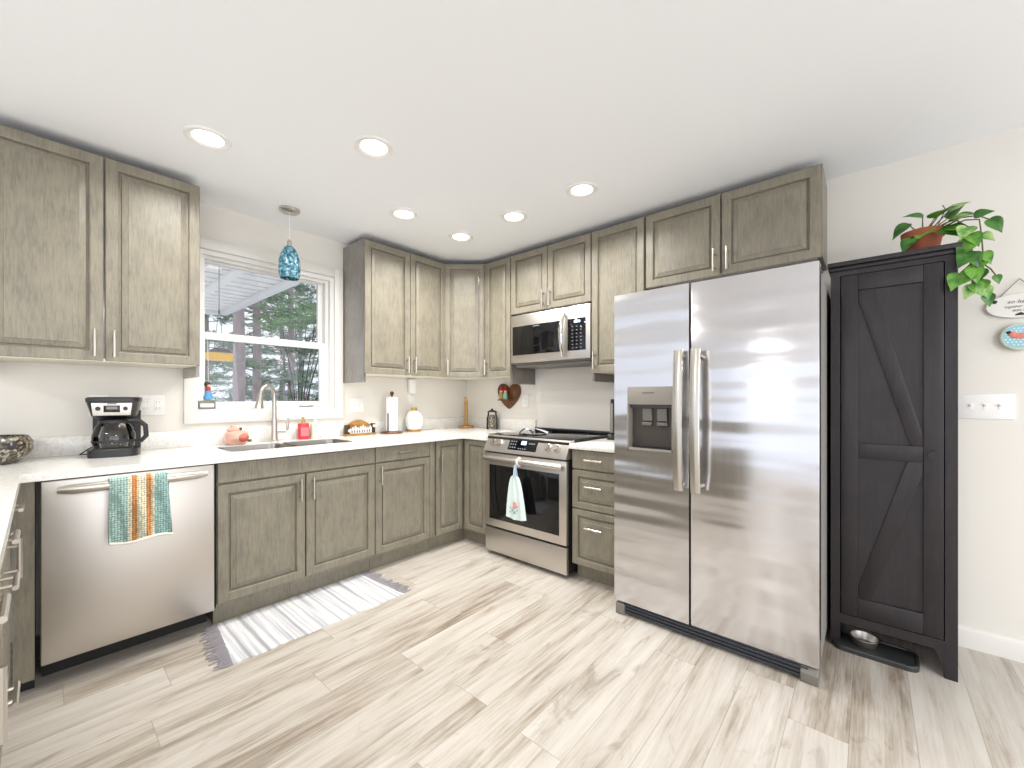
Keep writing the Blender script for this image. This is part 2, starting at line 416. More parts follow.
# wall B: local x runs toward -Y
wall_cabinet((-.342, -.600, 0), R(-90), .302, [(.003, .299, .03)], 'narrow single-door wall cabinet just left of the microwave', ends='r')
wall_cabinet((-.342, -.906, 0), R(-90), .764, [(.003, .375, .345), (.380, .761, .41)], 'short two-door wall cabinet above the microwave', zb=1.89, zpb=None)
wall_cabinet((-.342, -1.671, 0), R(-90), .396, [(.004, .391, .033)], 'tall single-door wall cabinet between the microwave and the refrigerator')
wall_cabinet((-.342, -2.071, 0), R(-90), .922, [(.004, .449, .42), (.458, .918, .49)], 'short two-door wall cabinet above the refrigerator', zb=1.909, zpb=None, side='wood')

# ------------------------------------------------------------ base cabinets
BZ = .862
def base_carcass(t, x0, x1, dep=.62, toe=.075, z1=BZ, m='wood'):
    MB().box(x0, x1, .021, dep, .1, z1).build('carcass', M[m], t)
    MB().box(x0, x1, toe, dep, 0.0, .1).build('toe_kick', M[m], t)
YF = -.628
t = thing('sink_base_cabinet', (-2.328, YF, 0), 'grey two-door sink base cabinet under the window behind the rug', 'cabinet', group='base cabinets')
base_carcass(t, 0, .901, z1=.70)
MB().box(0, .901, .021, .04, .70, BZ).build('rail', M['wood'], t)
front(t, 'false_front', .002, .899, .752, .856, flat=True)
front(t, 'door', .002, .440, .125, .742, (.408, .655))
front(t, 'door', .447, .899, .125, .742, (.480, .655))
t = thing('base_cabinet', (-1.425, YF, 0), 'grey base cabinet with one drawer over one door, right of the sink cabinet', 'cabinet', group='base cabinets')
base_carcass(t, 0, .504)
front(t, 'drawer', .002, .460, .752, .856, (.232, .806, False, .1), flat=True)
front(t, 'door', .002, .460, .12, .742, (.033, .665))
MB().box(.463, .503, .001, .021, .12, .858, .001).build('filler_strip', M['wood'], t)
# corner base (bifold doors)
t = thing('corner_base_cabinet', (-.628, -.628, 0), 'grey corner base cabinet with two hinged doors folding round the inside corner', 'cabinet', group='base cabinets')
MB().prism([(-.29, .021), (.021, .021), (.021, -.288), (.62, -.288), (.62, .62), (-.29, .62)], .1, BZ).build('carcass', M['wood'], t)
MB().prism([(-.29, .075), (.075, .075), (.075, -.288), (.62, -.288), (.62, .62), (-.29, .62)], 0, .1).build('toe_kick', M['wood'], t)
d = panel_mesh(-.272, -.002, .12, .856, rail=.05).build('door', M['wood'], t, ang=20); pull(d, -.242, .69)
rm = Matrix.Rotation(R(-90), 4, 'Z')
panel_mesh(.023, .270, .12, .856, rail=.05).build('door', M['wood'], t, ang=20, xf=rm)
# drawer base right of range
t = thing('drawer_base_cabinet', (-.625, -1.690, 0), 'grey three-drawer base cabinet between the range and the refrigerator', 'cabinet', R(-90), group='base cabinets')
base_carcass(t, 0, .37)
front(t, 'drawer', .003, .367, .735, .856, (.175, .798, False, .1), flat=True)
front(t, 'drawer', .003, .367, .478, .726, (.175, .628, False, .1), rail=.05)
front(t, 'drawer', .003, .367, .11, .470, (.175, .365, False, .1), rail=.05)
# filler left of dishwasher
t = thing('corner_filler_cabinet', (-3.0, YF, 0), 'narrow plain grey cabinet panel left of the dishwasher in the corner', 'cabinet')
MB().box(0, .056, .0, .6, .06, BZ).build('panel', M['wood'], t)
MB().box(0, .056, .06, .6, 0, .06).build('toe_kick', M['dark'], t)
# peninsula (faces +X)
XF = -3.006
t = thing('peninsula_door_cabinet', (XF, -1.085, 0), 'grey cabinet at the far left edge nearest the dishwasher corner', 'cabinet', R(90), group='base cabinets')
base_carcass(t, 0, .43)
front(t, 'drawer', .003, .427, .752, .856, (.21, .806, False, .1), flat=True)
front(t, 'door', .003, .427, .12, .742, (.035, .668))
t = thing('peninsula_drawer_cabinet', (XF, -1.60, 0), 'grey drawer cabinet with bar pulls at the left edge, second from the dishwasher corner', 'cabinet', R(90), group='base cabinets')
base_carcass(t, 0, .51)
front(t, 'drawer', .003, .507, .752, .856, (.25, .806, False), flat=True)
front(t, 'drawer', .003, .507, .45, .742, (.25, .68, False)); front(t, 'drawer', .003, .507, .12, .442, (.25, .36, False))
t = thing('peninsula_end_cabinet', (XF, -2.2, 0), 'grey cabinet at the left edge nearest the viewer', 'cabinet', R(90), group='base cabinets')
base_carcass(t, 0, .597)
front(t, 'drawer', .003, .594, .752, .856, (.25, .806, False), flat=True)
front(t, 'door', .003, .594, .12, .742, (.16, .668))

# ------------------------------------------------------------ countertop with sink cut-out
zt0 = .864
ct = thing('countertop', (-1.6, -.3, ZT), 'long white speckled quartz countertop running along the window wall and left edge', 'countertop')
SX0, SX1, SY0, SY1 = -2.235, -1.50, -.505, -.165
tb = bmesh.new()
outer = [(-3.63, -2.25), (-2.98, -2.25), (-2.98, -.665), (-.655, -.665), (-.655, -.924), (-.003, -.924), (-.003, -.003), (-3.63, -.003)]
def rrect(x0, x1, y0, y1, r, k=5):
    o = []
    for cx_, cy_, a0 in ((x1 - r, y1 - r, 0), (x0 + r, y1 - r, 90), (x0 + r, y0 + r, 180), (x1 - r, y0 + r, 270)):
        for i in range(k + 1):
            a = R(a0 + 90 * i / k); o.append((cx_ + r * math.cos(a), cy_ + r * math.sin(a)))
    return o
hole = rrect(SX0, SX1, SY0, SY1, .05)
def loop_edges(t, pts, z):
    vs = [t.verts.new((x, y, z)) for x, y in pts]
    return [t.edges.new((vs[i], vs[(i + 1) % len(vs)])) for i in range(len(vs))]
es = loop_edges(tb, outer, zt0) + loop_edges(tb, hole, zt0)
bmesh.ops.triangle_fill(tb, use_beauty=True, edges=es)
bmesh.ops.dissolve_limit(tb, angle_limit=.01, verts=tb.verts, edges=tb.edges)
bmesh.ops.recalc_face_normals(tb, faces=tb.faces)
r_ = bmesh.ops.extrude_face_region(tb, geom=list(tb.faces))
bmesh.ops.translate(tb, verts=[v for v in r_['geom'] if isinstance(v, bmesh.types.BMVert)], vec=(0, 0, ZT - zt0))
bmesh.ops.recalc_face_normals(tb, faces=tb.faces)
m_ = MB(); m_.merge(tb)
ct_inv = Matrix.Translation((1.6, .3, -ZT))
m_.build('slab', M['quartz'], ct, xf=ct_inv)
MB().box(-3.63, -.003, -.02, -.001, ZT, ZT + .1, .002).box(-.02, -.001, -.918, -.021, ZT, ZT + .1, .002).build('backsplash', M['quartz'], ct, xf=ct_inv)
c2 = thing('small_countertop', (-.33, -1.88, ZT), 'short white countertop piece between the range and the refrigerator', 'countertop')
MB().box(-.654, -.003, -2.072, -1.688, zt0, ZT, .003).build('slab', M['quartz'], c2, xf=Matrix.Translation((.33, 1.88, -ZT)))
MB().box(-.02, -.001, -2.072, -1.688, ZT, ZT + .1, .002).build('backsplash', M['quartz'], c2, xf=Matrix.Translation((.33, 1.88, -ZT)))

# sink (undermount)
t = thing('kitchen_sink', (-1.87, -.335, .86), 'stainless undermount double-bowl sink set into the white countertop', 'sink')
def bowl(x0, x1, y0, y1, zt_, zb_):
    tb = bmesh.new(); ls = []
    for (ins, z, r) in ((0, zt_, .05), (.004, zt_ - .02, .05), (.012, zb_ + .03, .05), (.04, zb_, .04)):
        ls.append([tb.verts.new((x, y, z)) for x, y in rrect(x0 + ins, x1 - ins, y0 + ins, y1 - ins, r)])
    for A, B in zip(ls, ls[1:]):
        for j in range(len(A)): tb.faces.new((A[j], A[(j + 1) % len(A)], B[(j + 1) % len(A)], B[j]))
    tb.faces.new(ls[-1])
    return tb
sm = MB(); sm.merge(bowl(SX0 + .0015, -1.885, SY0 + .0015, SY1 - .0015, ZT - .003, .70)); sm.merge(bowl(-1.865, SX1 - .0015, SY0 + .0015, SY1 - .0015, ZT - .003, .70))
sm.box(-1.886, -1.864, SY0 + .002, SY1 - .002, .70, ZT - .03, .004)
sm.build('bowl', mat('sink_steel', srgb(150, 148, 144), .35, 1.0), t, xf=Matrix.Translation((1.87, .335, -.86)))
for x in (-2.06, -1.68): MB().lathe([(.0, .703), (.04, .703), (.042, .7005)], 20, (x, -.335, 0)).build('drain', M['chrome'], t, xf=Matrix.Translation((1.87, .335, -.86)))

# faucet
t = thing('kitchen_faucet', (-1.872, -.085, ZT), 'tall brushed nickel pull-down faucet behind the sink', 'faucet')
MB().lathe([(.028, 0), (.028, .006), (.022, .012), (.019, .05), (.018, .16)], 20).build('base', M['nickel'], t)
dx, dy = -.88, -.47
arc = [(0, 0, .15), (0, 0, .28)]
for k in range(1, 13):
    a = math.pi * k / 12 * .94
    rr = .058; arc.append((dx * rr * (1 - math.cos(a)), dy * rr * (1 - math.cos(a)), .31 + .075 * math.sin(a)))
MB().tube(arc, [.0145] * 2 + [.0135] * 12, 14).build('spout', M['nickel'], t)
e = arc[-1]
MB().tube([(e[0], e[1], e[2] + .005), (e[0] + dx * .006, e[1] + dy * .006, e[2] - .04), (e[0] + dx * .012, e[1] + dy * .012, e[2] - .085), (e[0] + dx * .013, e[1] + dy * .013, e[2] - .095)], [.0145, .019, .027, .026], 16).build('spray_head', M['nickel'], t)
MB().tube([(0.015, 0, .07), (.07, -.005, .07)], .016, 12).tube([(.055, -.005, .07), (.08, -.008, .082), (.088, -.008, .16)], [.012, .010, .007], 10).build('lever', M['nickel'], t)

# ------------------------------------------------------------ dishwasher
t = thing('dishwasher', (-2.935, -.645, 0), 'stainless dishwasher with bar handle and crocheted towel left of the sink cabinet', 'dishwasher')
MB().box(.008, .592, .03, .6, .1, .858).build('tub', M['dark'], t)
MB().box(.006, .592, 0, .028, .108, .858, .006).build('door', M['steel'], t)
MB().box(.01, .59, .15, .5, 0.0, .1).build('kickplate', M['dark'], t)
hb = [(.05 + .5 * k / 12, -.05 - .012 * math.sin(math.pi * k / 12), .822) for k in range(13)]
MB().tube(hb, [.012] + [.02] * 11 + [.012], 12, flat=(.8, 1)).tube([(.075, .002, .822), (.075, -.052, .822)], .012, 10, flat=(1, 1)).tube([(.53, .002, .822), (.53, -.052, .822)], .012, 10).build('handle', M['nickel'], t)

# ------------------------------------------------------------ range
t = thing('range', (-.667, -.927, 0), 'stainless slide-in electric range with black glass cooktop under the microwave', 'range', R(-90))
WR = .752
MB().box(.003, WR - .003, .03, .64, .03, .90).build('body', M['dark'], t)
MB().box(.003, WR - .003, 0, .03, .222, .778, .004).build('oven_door', M['steel'], t)
od = bpy.data.objects['oven_door']
MB().box(.05, WR - .06, -.003, .006, .28, .69, .002).build('oven_window', M['blackgloss'], od)
MB().tube([(.016, -.034, .742), (.03, -.034, .742), (WR - .03, -.034, .742), (WR - .016, -.034, .742)], [.014, .021, .021, .014], 14).tube([(.05, .0, .742), (.05, -.034, .742)], .014, 10).tube([(WR - .05, .0, .742), (WR - .05, -.034, .742)], .014, 10).build('handle', M['steel'], od)
MB().box(.003, WR - .003, .002, .03, .03, .208, .004).build('storage_drawer', M['steel'], t)
MB().prism([(-.012, .79), (-.012, .80), (.045, .912), (.09, .914), (.09, .79)], -.002, WR + .002, 'x').build('control_panel', M['steel'], t)
def slope(x, u, lift=.0):    # point on the sloped control face, u 0 (bottom) to 1 (top)
    a = Vector((-.012, .80)); b = Vector((.045, .912)); p = a + (b - a) * u; nn = Vector((-(b - a).y, (b - a).x)).normalized()
    p = p + nn * lift; return (x, p.x, p.y)
def slab_on_slope(mb, x0, x1, u0, u1, th):
    tb = bmesh.new(); lo = [tb.verts.new(slope(x, u, -.002)) for x, u in ((x0, u0), (x1, u0), (x1, u1), (x0, u1))]; hi = [tb.verts.new(slope(x, u, th)) for x, u in ((x0, u0), (x1, u0), (x1, u1), (x0, u1))]
    tb.faces.new(lo); tb.faces.new(hi)
    for i in range(4): tb.faces.new((lo[i], lo[(i + 1) % 4], hi[(i + 1) % 4], hi[i]))
    bmesh.ops.recalc_face_normals(tb, faces=tb.faces); mb.merge(tb)
dm = MB(); slab_on_slope(dm, .235, .495, .16, .86, .0015); disp = dm.build('display', M['blackgloss'], t)
M['lcd'] = mat('lit_display', srgb(200, 225, 255), .5, emit=srgb(170, 210, 255), es=1.6)
M['legend'] = mat('panel_legend', srgb(120, 124, 132), .5)
em = MB(); slab_on_slope(em, .35, .395, .52, .74, .0025); em.build('clock_digits', M['lcd'], disp)
lg = [(.25 + .022 * k, .261 + .022 * k, .28 + .18 * j, .36 + .18 * j) for k in range(3) for j in range(3)]
lg += [(.33 + .02 * k, .342 + .02 * k, .24, .3) for k in range(4)] + [(.42 + .02 * k, .434 + .02 * k, .58, .66) for k in range(3)]
for q in lg:
    em = MB(); slab_on_slope(em, *q, .0022); em.build('button_legend', M['legend'], disp)

for x in (.075, .14, .59, .665):
    a = Vector(slope(x, .5, 0)); b = Vector(slope(x, .5, .032))
    MB().tube([a, a + (b - a) * .25, a + (b - a) * .3, b], [.028, .028, .0235, .021], 18).build('knob', M['nickel'], t)
ck = MB().box(.0, WR, .045, .655, .904, .916, .003).build('cooktop', M['blackgloss'], t)
MB().box(.01, WR - .01, .61, .652, .9155, .936, .005).build('vent_trim', M['black'], t)
M['ring'] = mat('burner_ring', srgb(70, 70, 74), .3)
for bx, by, br in ((.2, .2, .1), (.55, .2, .115), (.2, .46, .085), (.55, .46, .085)):
    MB().lathe([(br, .9162), (br, .9165), (br - .004, .9165), (br - .004, .9162)], 36, (bx, by, 0), close=False).build('burner', M['ring'], ck)

# ------------------------------------------------------------ microwave
t = thing('microwave', (-.352, -.9175, 1.4705), 'stainless over-the-range microwave mounted above the range', 'microwave', R(-90))
WM, HM = .752, .405
MB().box(0, WM, .025, .33, .0, HM).build('body', M['slate'], t)
MB().box(.02, WM - .02, .04, .32, -.022, 0.001, .006).build('underside_vent', M['slate'], t)
MB().box(0, WM, 0, .026, .012, HM - .001, .004).build('face_frame', M['steel'], t)
MB().box(.022, .51, -.004, .01, .075, .31, .002).build('door_window', M['blackgloss'], t)
cp = MB().box(.562, .716, -.004, .01, .075, .31, .002).build('control_panel', M['blackgloss'], t)
em = MB().box(.62, .672, -.0052, -.003, .278, .294)
em.build('display', M['lcd'], cp)
for j in range(7):
    for k in range(3): MB().box(.60 + .036 * k, .612 + .036 * k, -.005, -.0035, .091 + .026 * j, .097 + .026 * j).build('key', M['legend'], cp)

MB().box(.235, .3, -.005, -.0035, .293, .300).build('badge', M['legend'], t)
hb = [(.535, -.012 - .045 * math.sin(math.pi * (.06 + .88 * k / 14)), .035 + .325 * k / 14) for k in range(15)]
MB().tube(hb, .016, 12, flat=(.6, 1.1)).tube([(.535, .004, .045), (.535, -.03, .045)], .01, 8).tube([(.535, .004, .35), (.535, -.03, .35)], .01, 8).build('handle', M['chrome'], t)

# ------------------------------------------------------------ refrigerator
t = thing('refrigerator', (-.82, -2.097, 0), 'large stainless side-by-side refrigerator with an ice and water dispenser', 'refrigerator', R(-90))
WF = .922
MB().box(.004, WF - .004, .08, .78, .06, 1.735).build('cabinet', M['fridgegrey'], t)
FZ0, FZ1 = .074, 1.767
# left door with the dispenser recess
DX0, DX1, DZ0, DZ1 = .078, .324, .918, 1.257
ld = MB()
ld.box(0, DX0, 0, .075, FZ0, FZ1).box(DX1, .402, 0, .075, FZ0, FZ1).box(DX0, DX1, 0, .075, FZ0, DZ0).box(DX0, DX1, 0, .075, DZ1, FZ1)
ld_o = ld.build('freezer_door', M['fridge'], t)
MB().box(.41, WF, 0, .075, FZ0, FZ1, .006).build('fridge_door', M['fridge'], t)
dd = MB()
dd.box(DX0, DX1, -.002, .02, 1.162, DZ1, .002)
dd.box(DX0, DX0 + .006, -.003, .074, DZ0, 1.165).box(DX1 - .006, DX1, -.003, .074, DZ0, 1.165).box(DX0, DX1, -.003, .074, DZ0, DZ0 + .012).box(DX0, DX1, .06, .0745, DZ0, DZ1)
M['recess'] = mat('dispenser_recess', srgb(74, 68, 62), .35)
M['taupe'] = mat('dispenser_fascia', srgb(150, 144, 136), .4)
dd.build('dispenser_bezel', M['taupe'], ld_o)
MB().box(DX0 + .006, DX1 - .006, .052, .06, DZ0 + .012, 1.165).box(DX0 + .006, DX1 - .006, .02, .06, 1.145, 1.164).build('dispenser_recess', M['recess'], ld_o)
MB().box(DX0 + .085, DX0 + .15, -.0035, 0, 1.222, 1.226).build('badge', M['recess'], ld_o)
lv = MB()
lv.prism([(.03, 1.14), (.05, 1.14), (.05, 1.07), (.035, 1.075)], .15, .2, 'x').prism([(.03, 1.14), (.05, 1.14), (.05, 1.07), (.035, 1.075)], .23, .28, 'x')
lv.box(.145, .2, .03, .05, 1.05, 1.068, .004).box(.228, .285, .03, .05, 1.05, 1.068, .004)
lv.build('dispenser_levers', M['slate'], ld_o)
MB().box(DX0 + .03, DX1 - .02, .005, .05, DZ0 + .012, DZ0 + .018).build('drip_tray', M['black'], ld_o)
for nm, hx in (('left_handle', .366), ('right_handle', .446)):
    prof = []
    for k in range(17):
        u = k / 16; prof.append((hx, -.02 - .042 * math.sin(math.pi * min(1, max(0, .08 + .84 * u))) ** .45, .742 + .692 * u))
    MB().tube(prof, .02, 12, flat=(.55, 1.15)).tube([(hx, .004, .765), (hx, -.045, .765)], .013, 8).tube([(hx, .004, 1.41), (hx, -.045, 1.41)], .013, 8).build('handle', M['nickel'], t)
gk = MB()
gk.box(.05, WF - .03, .012, .06, .012, .07, .003)
for k in range(3): gk.box(.06, WF - .04, .004, .02, .02 + .017 * k, .028 + .017 * k)
gk.build('kick_grille', M['kick'], t)
MB().box(.008, .06, -.004, .07, 0.0, .06, .006).build('foot', M['slate'], t)
MB().prism([(.0, 0), (.09, 0), (.09, .066), (.012, .066), (-.006, .045)], WF - .066, WF - .004, 'x', .004).build('foot', M['slate'], t)
MB().box(.01, .1, .02, .14, 1.735, 1.775, .006).build('hinge_cover', M['slate'], t)
MB().box(WF - .1, WF - .01, .02, .14, 1.735, 1.775, .006).build('hinge_cover', M['slate'], t)

# ------------------------------------------------------------ tall charcoal cabinet
t = thing('tall_cabinet', (-.39, -3.031, 0), 'tall charcoal wooden cabinet with a barn-style braced door beside the refrigerator', 'cabinet', R(-90))
WT, HT = .424, 1.826
cb = MB()
cb.box(0, .028, .012, .375, 0.0, HT).box(WT - .028, WT, .012, .375, 0.0, HT).box(.028, WT - .028, .36, .372, .1, HT).box(.028, WT - .028, .03, .36, .125, .145)
cb.box(0, WT, .012, .375, HT - .02, HT)
cb.build('carcass', M['darkwood'], t)
ff = MB().box(0, .036, -.004, .014, 0, HT).box(WT - .038, WT, -.004, .014, 0, HT).box(.036, WT - .038, -.004, .014, HT - .042, HT).box(.036, WT - .038, -.004, .014, .115, .16)
for s, xa in ((-1, WT - .038),):
    ff.prism([(xa, .12), (xa, .0), (xa + s * .003, .0), (xa + s * .008, .05), (xa + s * .02, .09), (xa + s * .035, .12)], -.002, .013, 'y')
ff.build('face_frame', M['darkwood'], t)
MB().box(-.012, WT + .012, -.03, .38, HT, HT + .022, .004).box(-.006, WT + .006, -.018, .378, HT - .018, HT, .003).build('top', M['darkwood'], t)
dz0, dz1, dx0, dx1 = .165, HT - .046, .04, WT - .042
dr = MB().box(dx0 + .02, dx1 - .02, .0, .012, dz0 + .02, dz1 - .02)
fw_ = .062
dr.box(dx0, dx0 + fw_, -.012, .01, dz0, dz1, .002).box(dx1 - fw_, dx1, -.012, .01, dz0, dz1, .002)
dr.box(dx0 + fw_, dx1 - fw_, -.011, .01, dz1 - .075, dz1, .002).box(dx0 + fw_, dx1 - fw_, -.011, .01, dz0, dz0 + .09, .002)
dr.box(dx0 + fw_, dx1 - fw_, -.0105, .01, .915, .985, .002)
door = dr.build('door', M['darkwood'], t)
bx0, bx1 = dx0 + fw_, dx1 - fw_
br = MB().prism([(bx0, dz1 - .075), (bx0 + .055, dz1 - .075), (bx1, 1.03), (bx1, .985), (bx1 - .04, .985), (bx0, dz1 - .12)], -.008, .006, 'y', .002)
br.build('diagonal_brace', M['darkwood'], door)
br = MB().prism([(bx1, .915), (bx1 - .05, .915), (bx0, dz0 + .135), (bx0, dz0 + .09), (bx0 + .045, dz0 + .09), (bx1, .87)], -.008, .006, 'y', .002)
br.build('diagonal_brace', M['darkwood'], door)
MB().box(dx1 - .046, dx1 - .018, -.016, -.01, .935, .965, .002).tube([(dx1 - .032, -.012, .95), (dx1 - .032, -.028, .95), (dx1 - .032, -.034, .95)], [.007, .009, .018], 14).build('knob', M['black'], door)

# tray and bowl below it
M['mat'] = mat('dark_rubber', srgb(50, 52, 52), .45)
t = thing('feeding_tray', (-.36, -3.185, 0), 'low dark grey rounded tray on the floor under the charcoal cabinet', 'tray')
tb = MB()
o1 = rrect(-.075, .10, -.155, .145, .04)
tb.prism(o1, 0, .018, 'z').build('base', M['mat'], t)
rim = [(x, y, .018) for x, y in rrect(-.07, .095, -.15, .14, .04)]
MB().tube(rim, .007, 8, closed=True).build('rim', M['mat'], t)
t = thing('metal_bowl', (-.345, -3.155, .0185), 'small steel bowl sitting on the dark tray under the charcoal cabinet', 'bowl')
MB().lathe([(.038, 0), (.043, .004), (.053, .035), (.057, .038), (.057, .041), (.051, .04), (.041, .008), (.0, .006)], 28, close=False).build('bowl', M['steel'], t)
for tag_o in ():
    pass

# ------------------------------------------------------------ ceiling lights
M['lamp'] = mat('lit_lens', srgb(255, 250, 240), .5, emit=(1, .97, .92, 1), es=5.0)
cans = [((-2.407, -.809), 'recessed ceiling light nearest the left wall cabinet'),
        ((-1.853, -1.338), 'recessed ceiling light in front of the blue pendant, second largest of the six'),
        ((-1.327, -.819), 'recessed ceiling light just right of the blue pendant'),
        ((-.815, -.815), 'recessed ceiling light closest to the corner cabinet, smallest of the six'),
        ((-.814, -1.35), 'recessed ceiling light in front of the cabinet above the microwave'),
        ((-.822, -1.889), 'recessed ceiling light nearest the refrigerator')]
for (x, y), lab in cans:
    t = thing('recessed_light', (x, y, ZC), lab, 'ceiling light', group='recessed ceiling lights')
    MB().lathe([(.094, -.0005), (.094, -.004), (.088, -.008), (.070, -.007), (.062, -.001), (.07, -.0005)], 36, close=False).build('trim_ring', M['white'], t)
    MB().lathe([(0.0, -.0015), (.064, -.0015), (.064, -.0005), (0, -.0005)], 32, close=False).build('lens', M['lamp'], t)
    l = bpy.data.lights.new('can_lamp', 'AREA'); l.shape = 'DISK'; l.size = .12; l.energy = CAN_W; l.color = (1, .97, .93); l.spread = R(150)
    o = bpy.data.objects.new('can_lamp', l); C.objects.link(o); o.location = (0, 0, -.012); o.parent = t

# pendant
t = thing('pendant_light', (-1.858, -.31, ZC), 'blue mottled glass pendant lamp hanging in front of the window', 'pendant light')
MB().lathe([(0, 0), (.062, 0), (.062, -.012), (.05, -.02), (.012, -.022), (.008, -.03), (0, -.03)], 28, close=False).build('canopy', M['nickel'], t)
MB().tube([(0, 0, -.025), (0, 0, -.21)], .0028, 8).build('cord', M['white'], t)
MB().lathe([(0, -.2), (.01, -.2), (.014, -.215), (.016, -.245), (0, -.25)], 16, close=False).build('cap', M['nickel'], t)
def blueglass():
    m, n, l, p = base_mat('mottled_blue_glass')
    g = n.new('ShaderNodeNewGeometry'); t = n.new('ShaderNodeTexVoronoi'); t.inputs['Scale'].default_value = 75
    t2 = n.new('ShaderNodeTexNoise'); t2.inputs['Scale'].default_value = 60; l.new(g.outputs['Position'], t.inputs['Vector']); l.new(g.outputs['Position'], t2.inputs['Vector'])
    r = ramp(n, [(0.36, srgb(44, 84, 106)), (0.46, srgb(72, 132, 154)), (0.56, srgb(112, 172, 188)), (0.68, srgb(196, 218, 224))])
    l.new(t2.outputs['Fac'], r.inputs['Fac']); l.new(r.outputs['Color'], p.inputs['Base Color']); p.inputs['Roughness'].default_value = .12
    p.inputs['Transmission Weight'].default_value = .25
    return m
MB().lathe([(.016, -.24), (.034, -.255), (.05, -.285), (.062, -.335), (.066, -.385), (.062, -.43), (.055, -.452), (.051, -.452), (.058, -.43), (.062, -.385), (.058, -.335), (.046, -.285), (.03, -.258), (.012, -.244)], 32, close=False).build('lamp_shade', blueglass(), t)

# ------------------------------------------------------------ wall plates
def plate(loc, rz, wid, hgt, toggles, label, cat, outlets=(), name='switch_plate'):
    t = thing(name, loc, label, cat, rz, 'wall switch and outlet plates')
    MB().box(-wid / 2, wid / 2, -.006, -.0005, -hgt / 2, hgt / 2, .0025).build('plate', M['white'], t)
    for x in toggles:
        MB().box(x - .005, x + .005, -.0075, -.005, -.012, .012).prism([(-.006, -.004), (-.016, .008), (-.016, .013), (-.006, .006)], x - .0035, x + .0035, 'x').build('toggle', M['white'], t)
    for x in outlets:
        o = MB().box(x - .017, x + .017, -.008, -.005, -.034, .034, .002).build('receptacle', M['white'], t)
        sl = MB()
        for z in (-.018, .018): sl.box(x - .008, x - .006, -.0085, -.0078, z - .004, z + .004).box(x + .006, x + .008, -.0085, -.0078, z - .004, z + .004)
        sl.build('slots', M['slate'], o)
    return t
plate((0, -3.585, 1.157), R(-90), .184, .118, (-.046, 0, .046, ), 'white multi-toggle light switch plate on the wall right of the charcoal cabinet', 'light switch')
plate((-1.226, 0, 1.135), 0, .118, .118, (-.023, .023), 'white two-toggle switch plate on the wall right of the window', 'light switch')
plate((-2.50, 0, 1.155), 0, .118, .118, (), 'white double outlet plate on the wall right of the coffee maker', 'outlet', (-.028, .028), 'outlet_plate')
plate((-2.72, 0, 1.155), 0, .075, .118, (), 'white outlet plate mostly hidden behind the coffee maker', 'outlet', (0,), 'outlet_plate')
plate((0, -.79, 1.167), R(-90), .075, .118, (), 'white outlet plate on the wall right of the wooden heart shelf', 'outlet', (0,), 'outlet_plate')
t = thing('plug_in_adapter', (-.702, -.001, 1.255), 'tall white plug-in device on the wall above the white egg-shaped diffuser', 'adapter')
MB().box(-.036, .036, -.006, 0, -.115, .0, .002).build('plate', M['white'], t)
MB().box(-.036, .036, -.045, -.0065, -.02, .11, .008).build('body', M['white'], t)
MB().box(-.03, .03, -.02, -.0065, -.1, -.03, .005).build('plug', M['white'], t)

# ------------------------------------------------------------ counter objects
def at(x, y, z=ZT): return (x, y, z + .0005)
# coffee maker
t = thing('coffee_maker', at(-2.670, -.19), 'black drip coffee maker with glass carafe on the left countertop', 'coffee maker', R(-12)); t.scale = (.84, .84, .97)
def el(x0, x1, y0, y1, r, z0, z1): return MB().prism(rrect(x0, x1, y0, y1, r), z0, z1, 'z')
el(-.115, .115, -.125, .095, .06, 0, .038).build('base', M['black'], t)
MB().prism(rrect(-.112, .112, .05, .095, .02), .036, .24, 'z').build('water_tank', M['black'], t)
up = MB(); tb = bmesh.new(); ls = []
for z, gx, gy in ((.205, .088, .085), (.215, .10, .1), (.285, .118, .118), (.29, .122, .122), (.308, .122, .122), (.314, .112, .112)):
    ls.append([tb.verts.new((x, y, z)) for x, y in rrect(-gx, gx, -gy, .095, .05)])
for A, B in zip(ls, ls[1:]):
    for j in range(len(A)): tb.faces.new((A[j], A[(j + 1) % len(A)], B[(j + 1) % len(A)], B[j]))
tb.faces.new(ls[0][::-1]); tb.faces.new(ls[-1]); bmesh.ops.recalc_face_normals(tb, faces=tb.faces); up.merge(tb); up.build('brew_head', M['black'], t)
fp = MB().prism([(-.082, .218), (.082, .218), (.09, .284), (-.09, .284)], -.128, -.11, 'y', .003); fp_o = fp.build('control_panel', M['steel'], t)
MB().box(-.036, .036, -.131, -.127, .235, .27, .001).build('display', M['blackgloss'], fp_o)
MB().box(-.024, .024, -.1325, -.1305, .25, .265).build('clock', M['slate'], fp_o)
for x in (-.06, .06): MB().tube([(x, -.126, .254), (x, -.134, .254)], .011, 14).build('button', M['black'], fp_o)
MB().box(-.02, .02, -.1295, -.1275, .276, .281).build('badge', M['black'], fp_o)
ca = MB().lathe([(.075, .0), (.092, .008), (.1, .04), (.098, .075), (.084, .115), (.068, .138), (.065, .138), (.081, .113), (.095, .075), (.097, .04), (.089, .011), (0, .004)], 30, (0, -.05, .042), close=False)
M['carafe'] = glass_mat('carafe_glass', (.86, .85, .84, 1))
ca_o = ca.build('carafe', M['carafe'], t)
MB().lathe([(.07, .134), (.071, .15), (.05, .16), (0, .162)], 26, (0, -.05, .042), close=False).build('carafe_lid', M['black'], ca_o)
MB().lathe([(.1, .034), (.1015, .04), (.1, .046)], 30, (0, -.05, .042), close=False).build('carafe_band', M['black'], ca_o)
MB().tube([(.066, -.07, .188), (.115, -.085, .188), (.148, -.095, .16), (.152, -.097, .105), (.128, -.09, .078), (.1, -.08, .08)], [.012, .013, .013, .013, .011, .009], 10).build('carafe_handle', M['black'], ca_o)
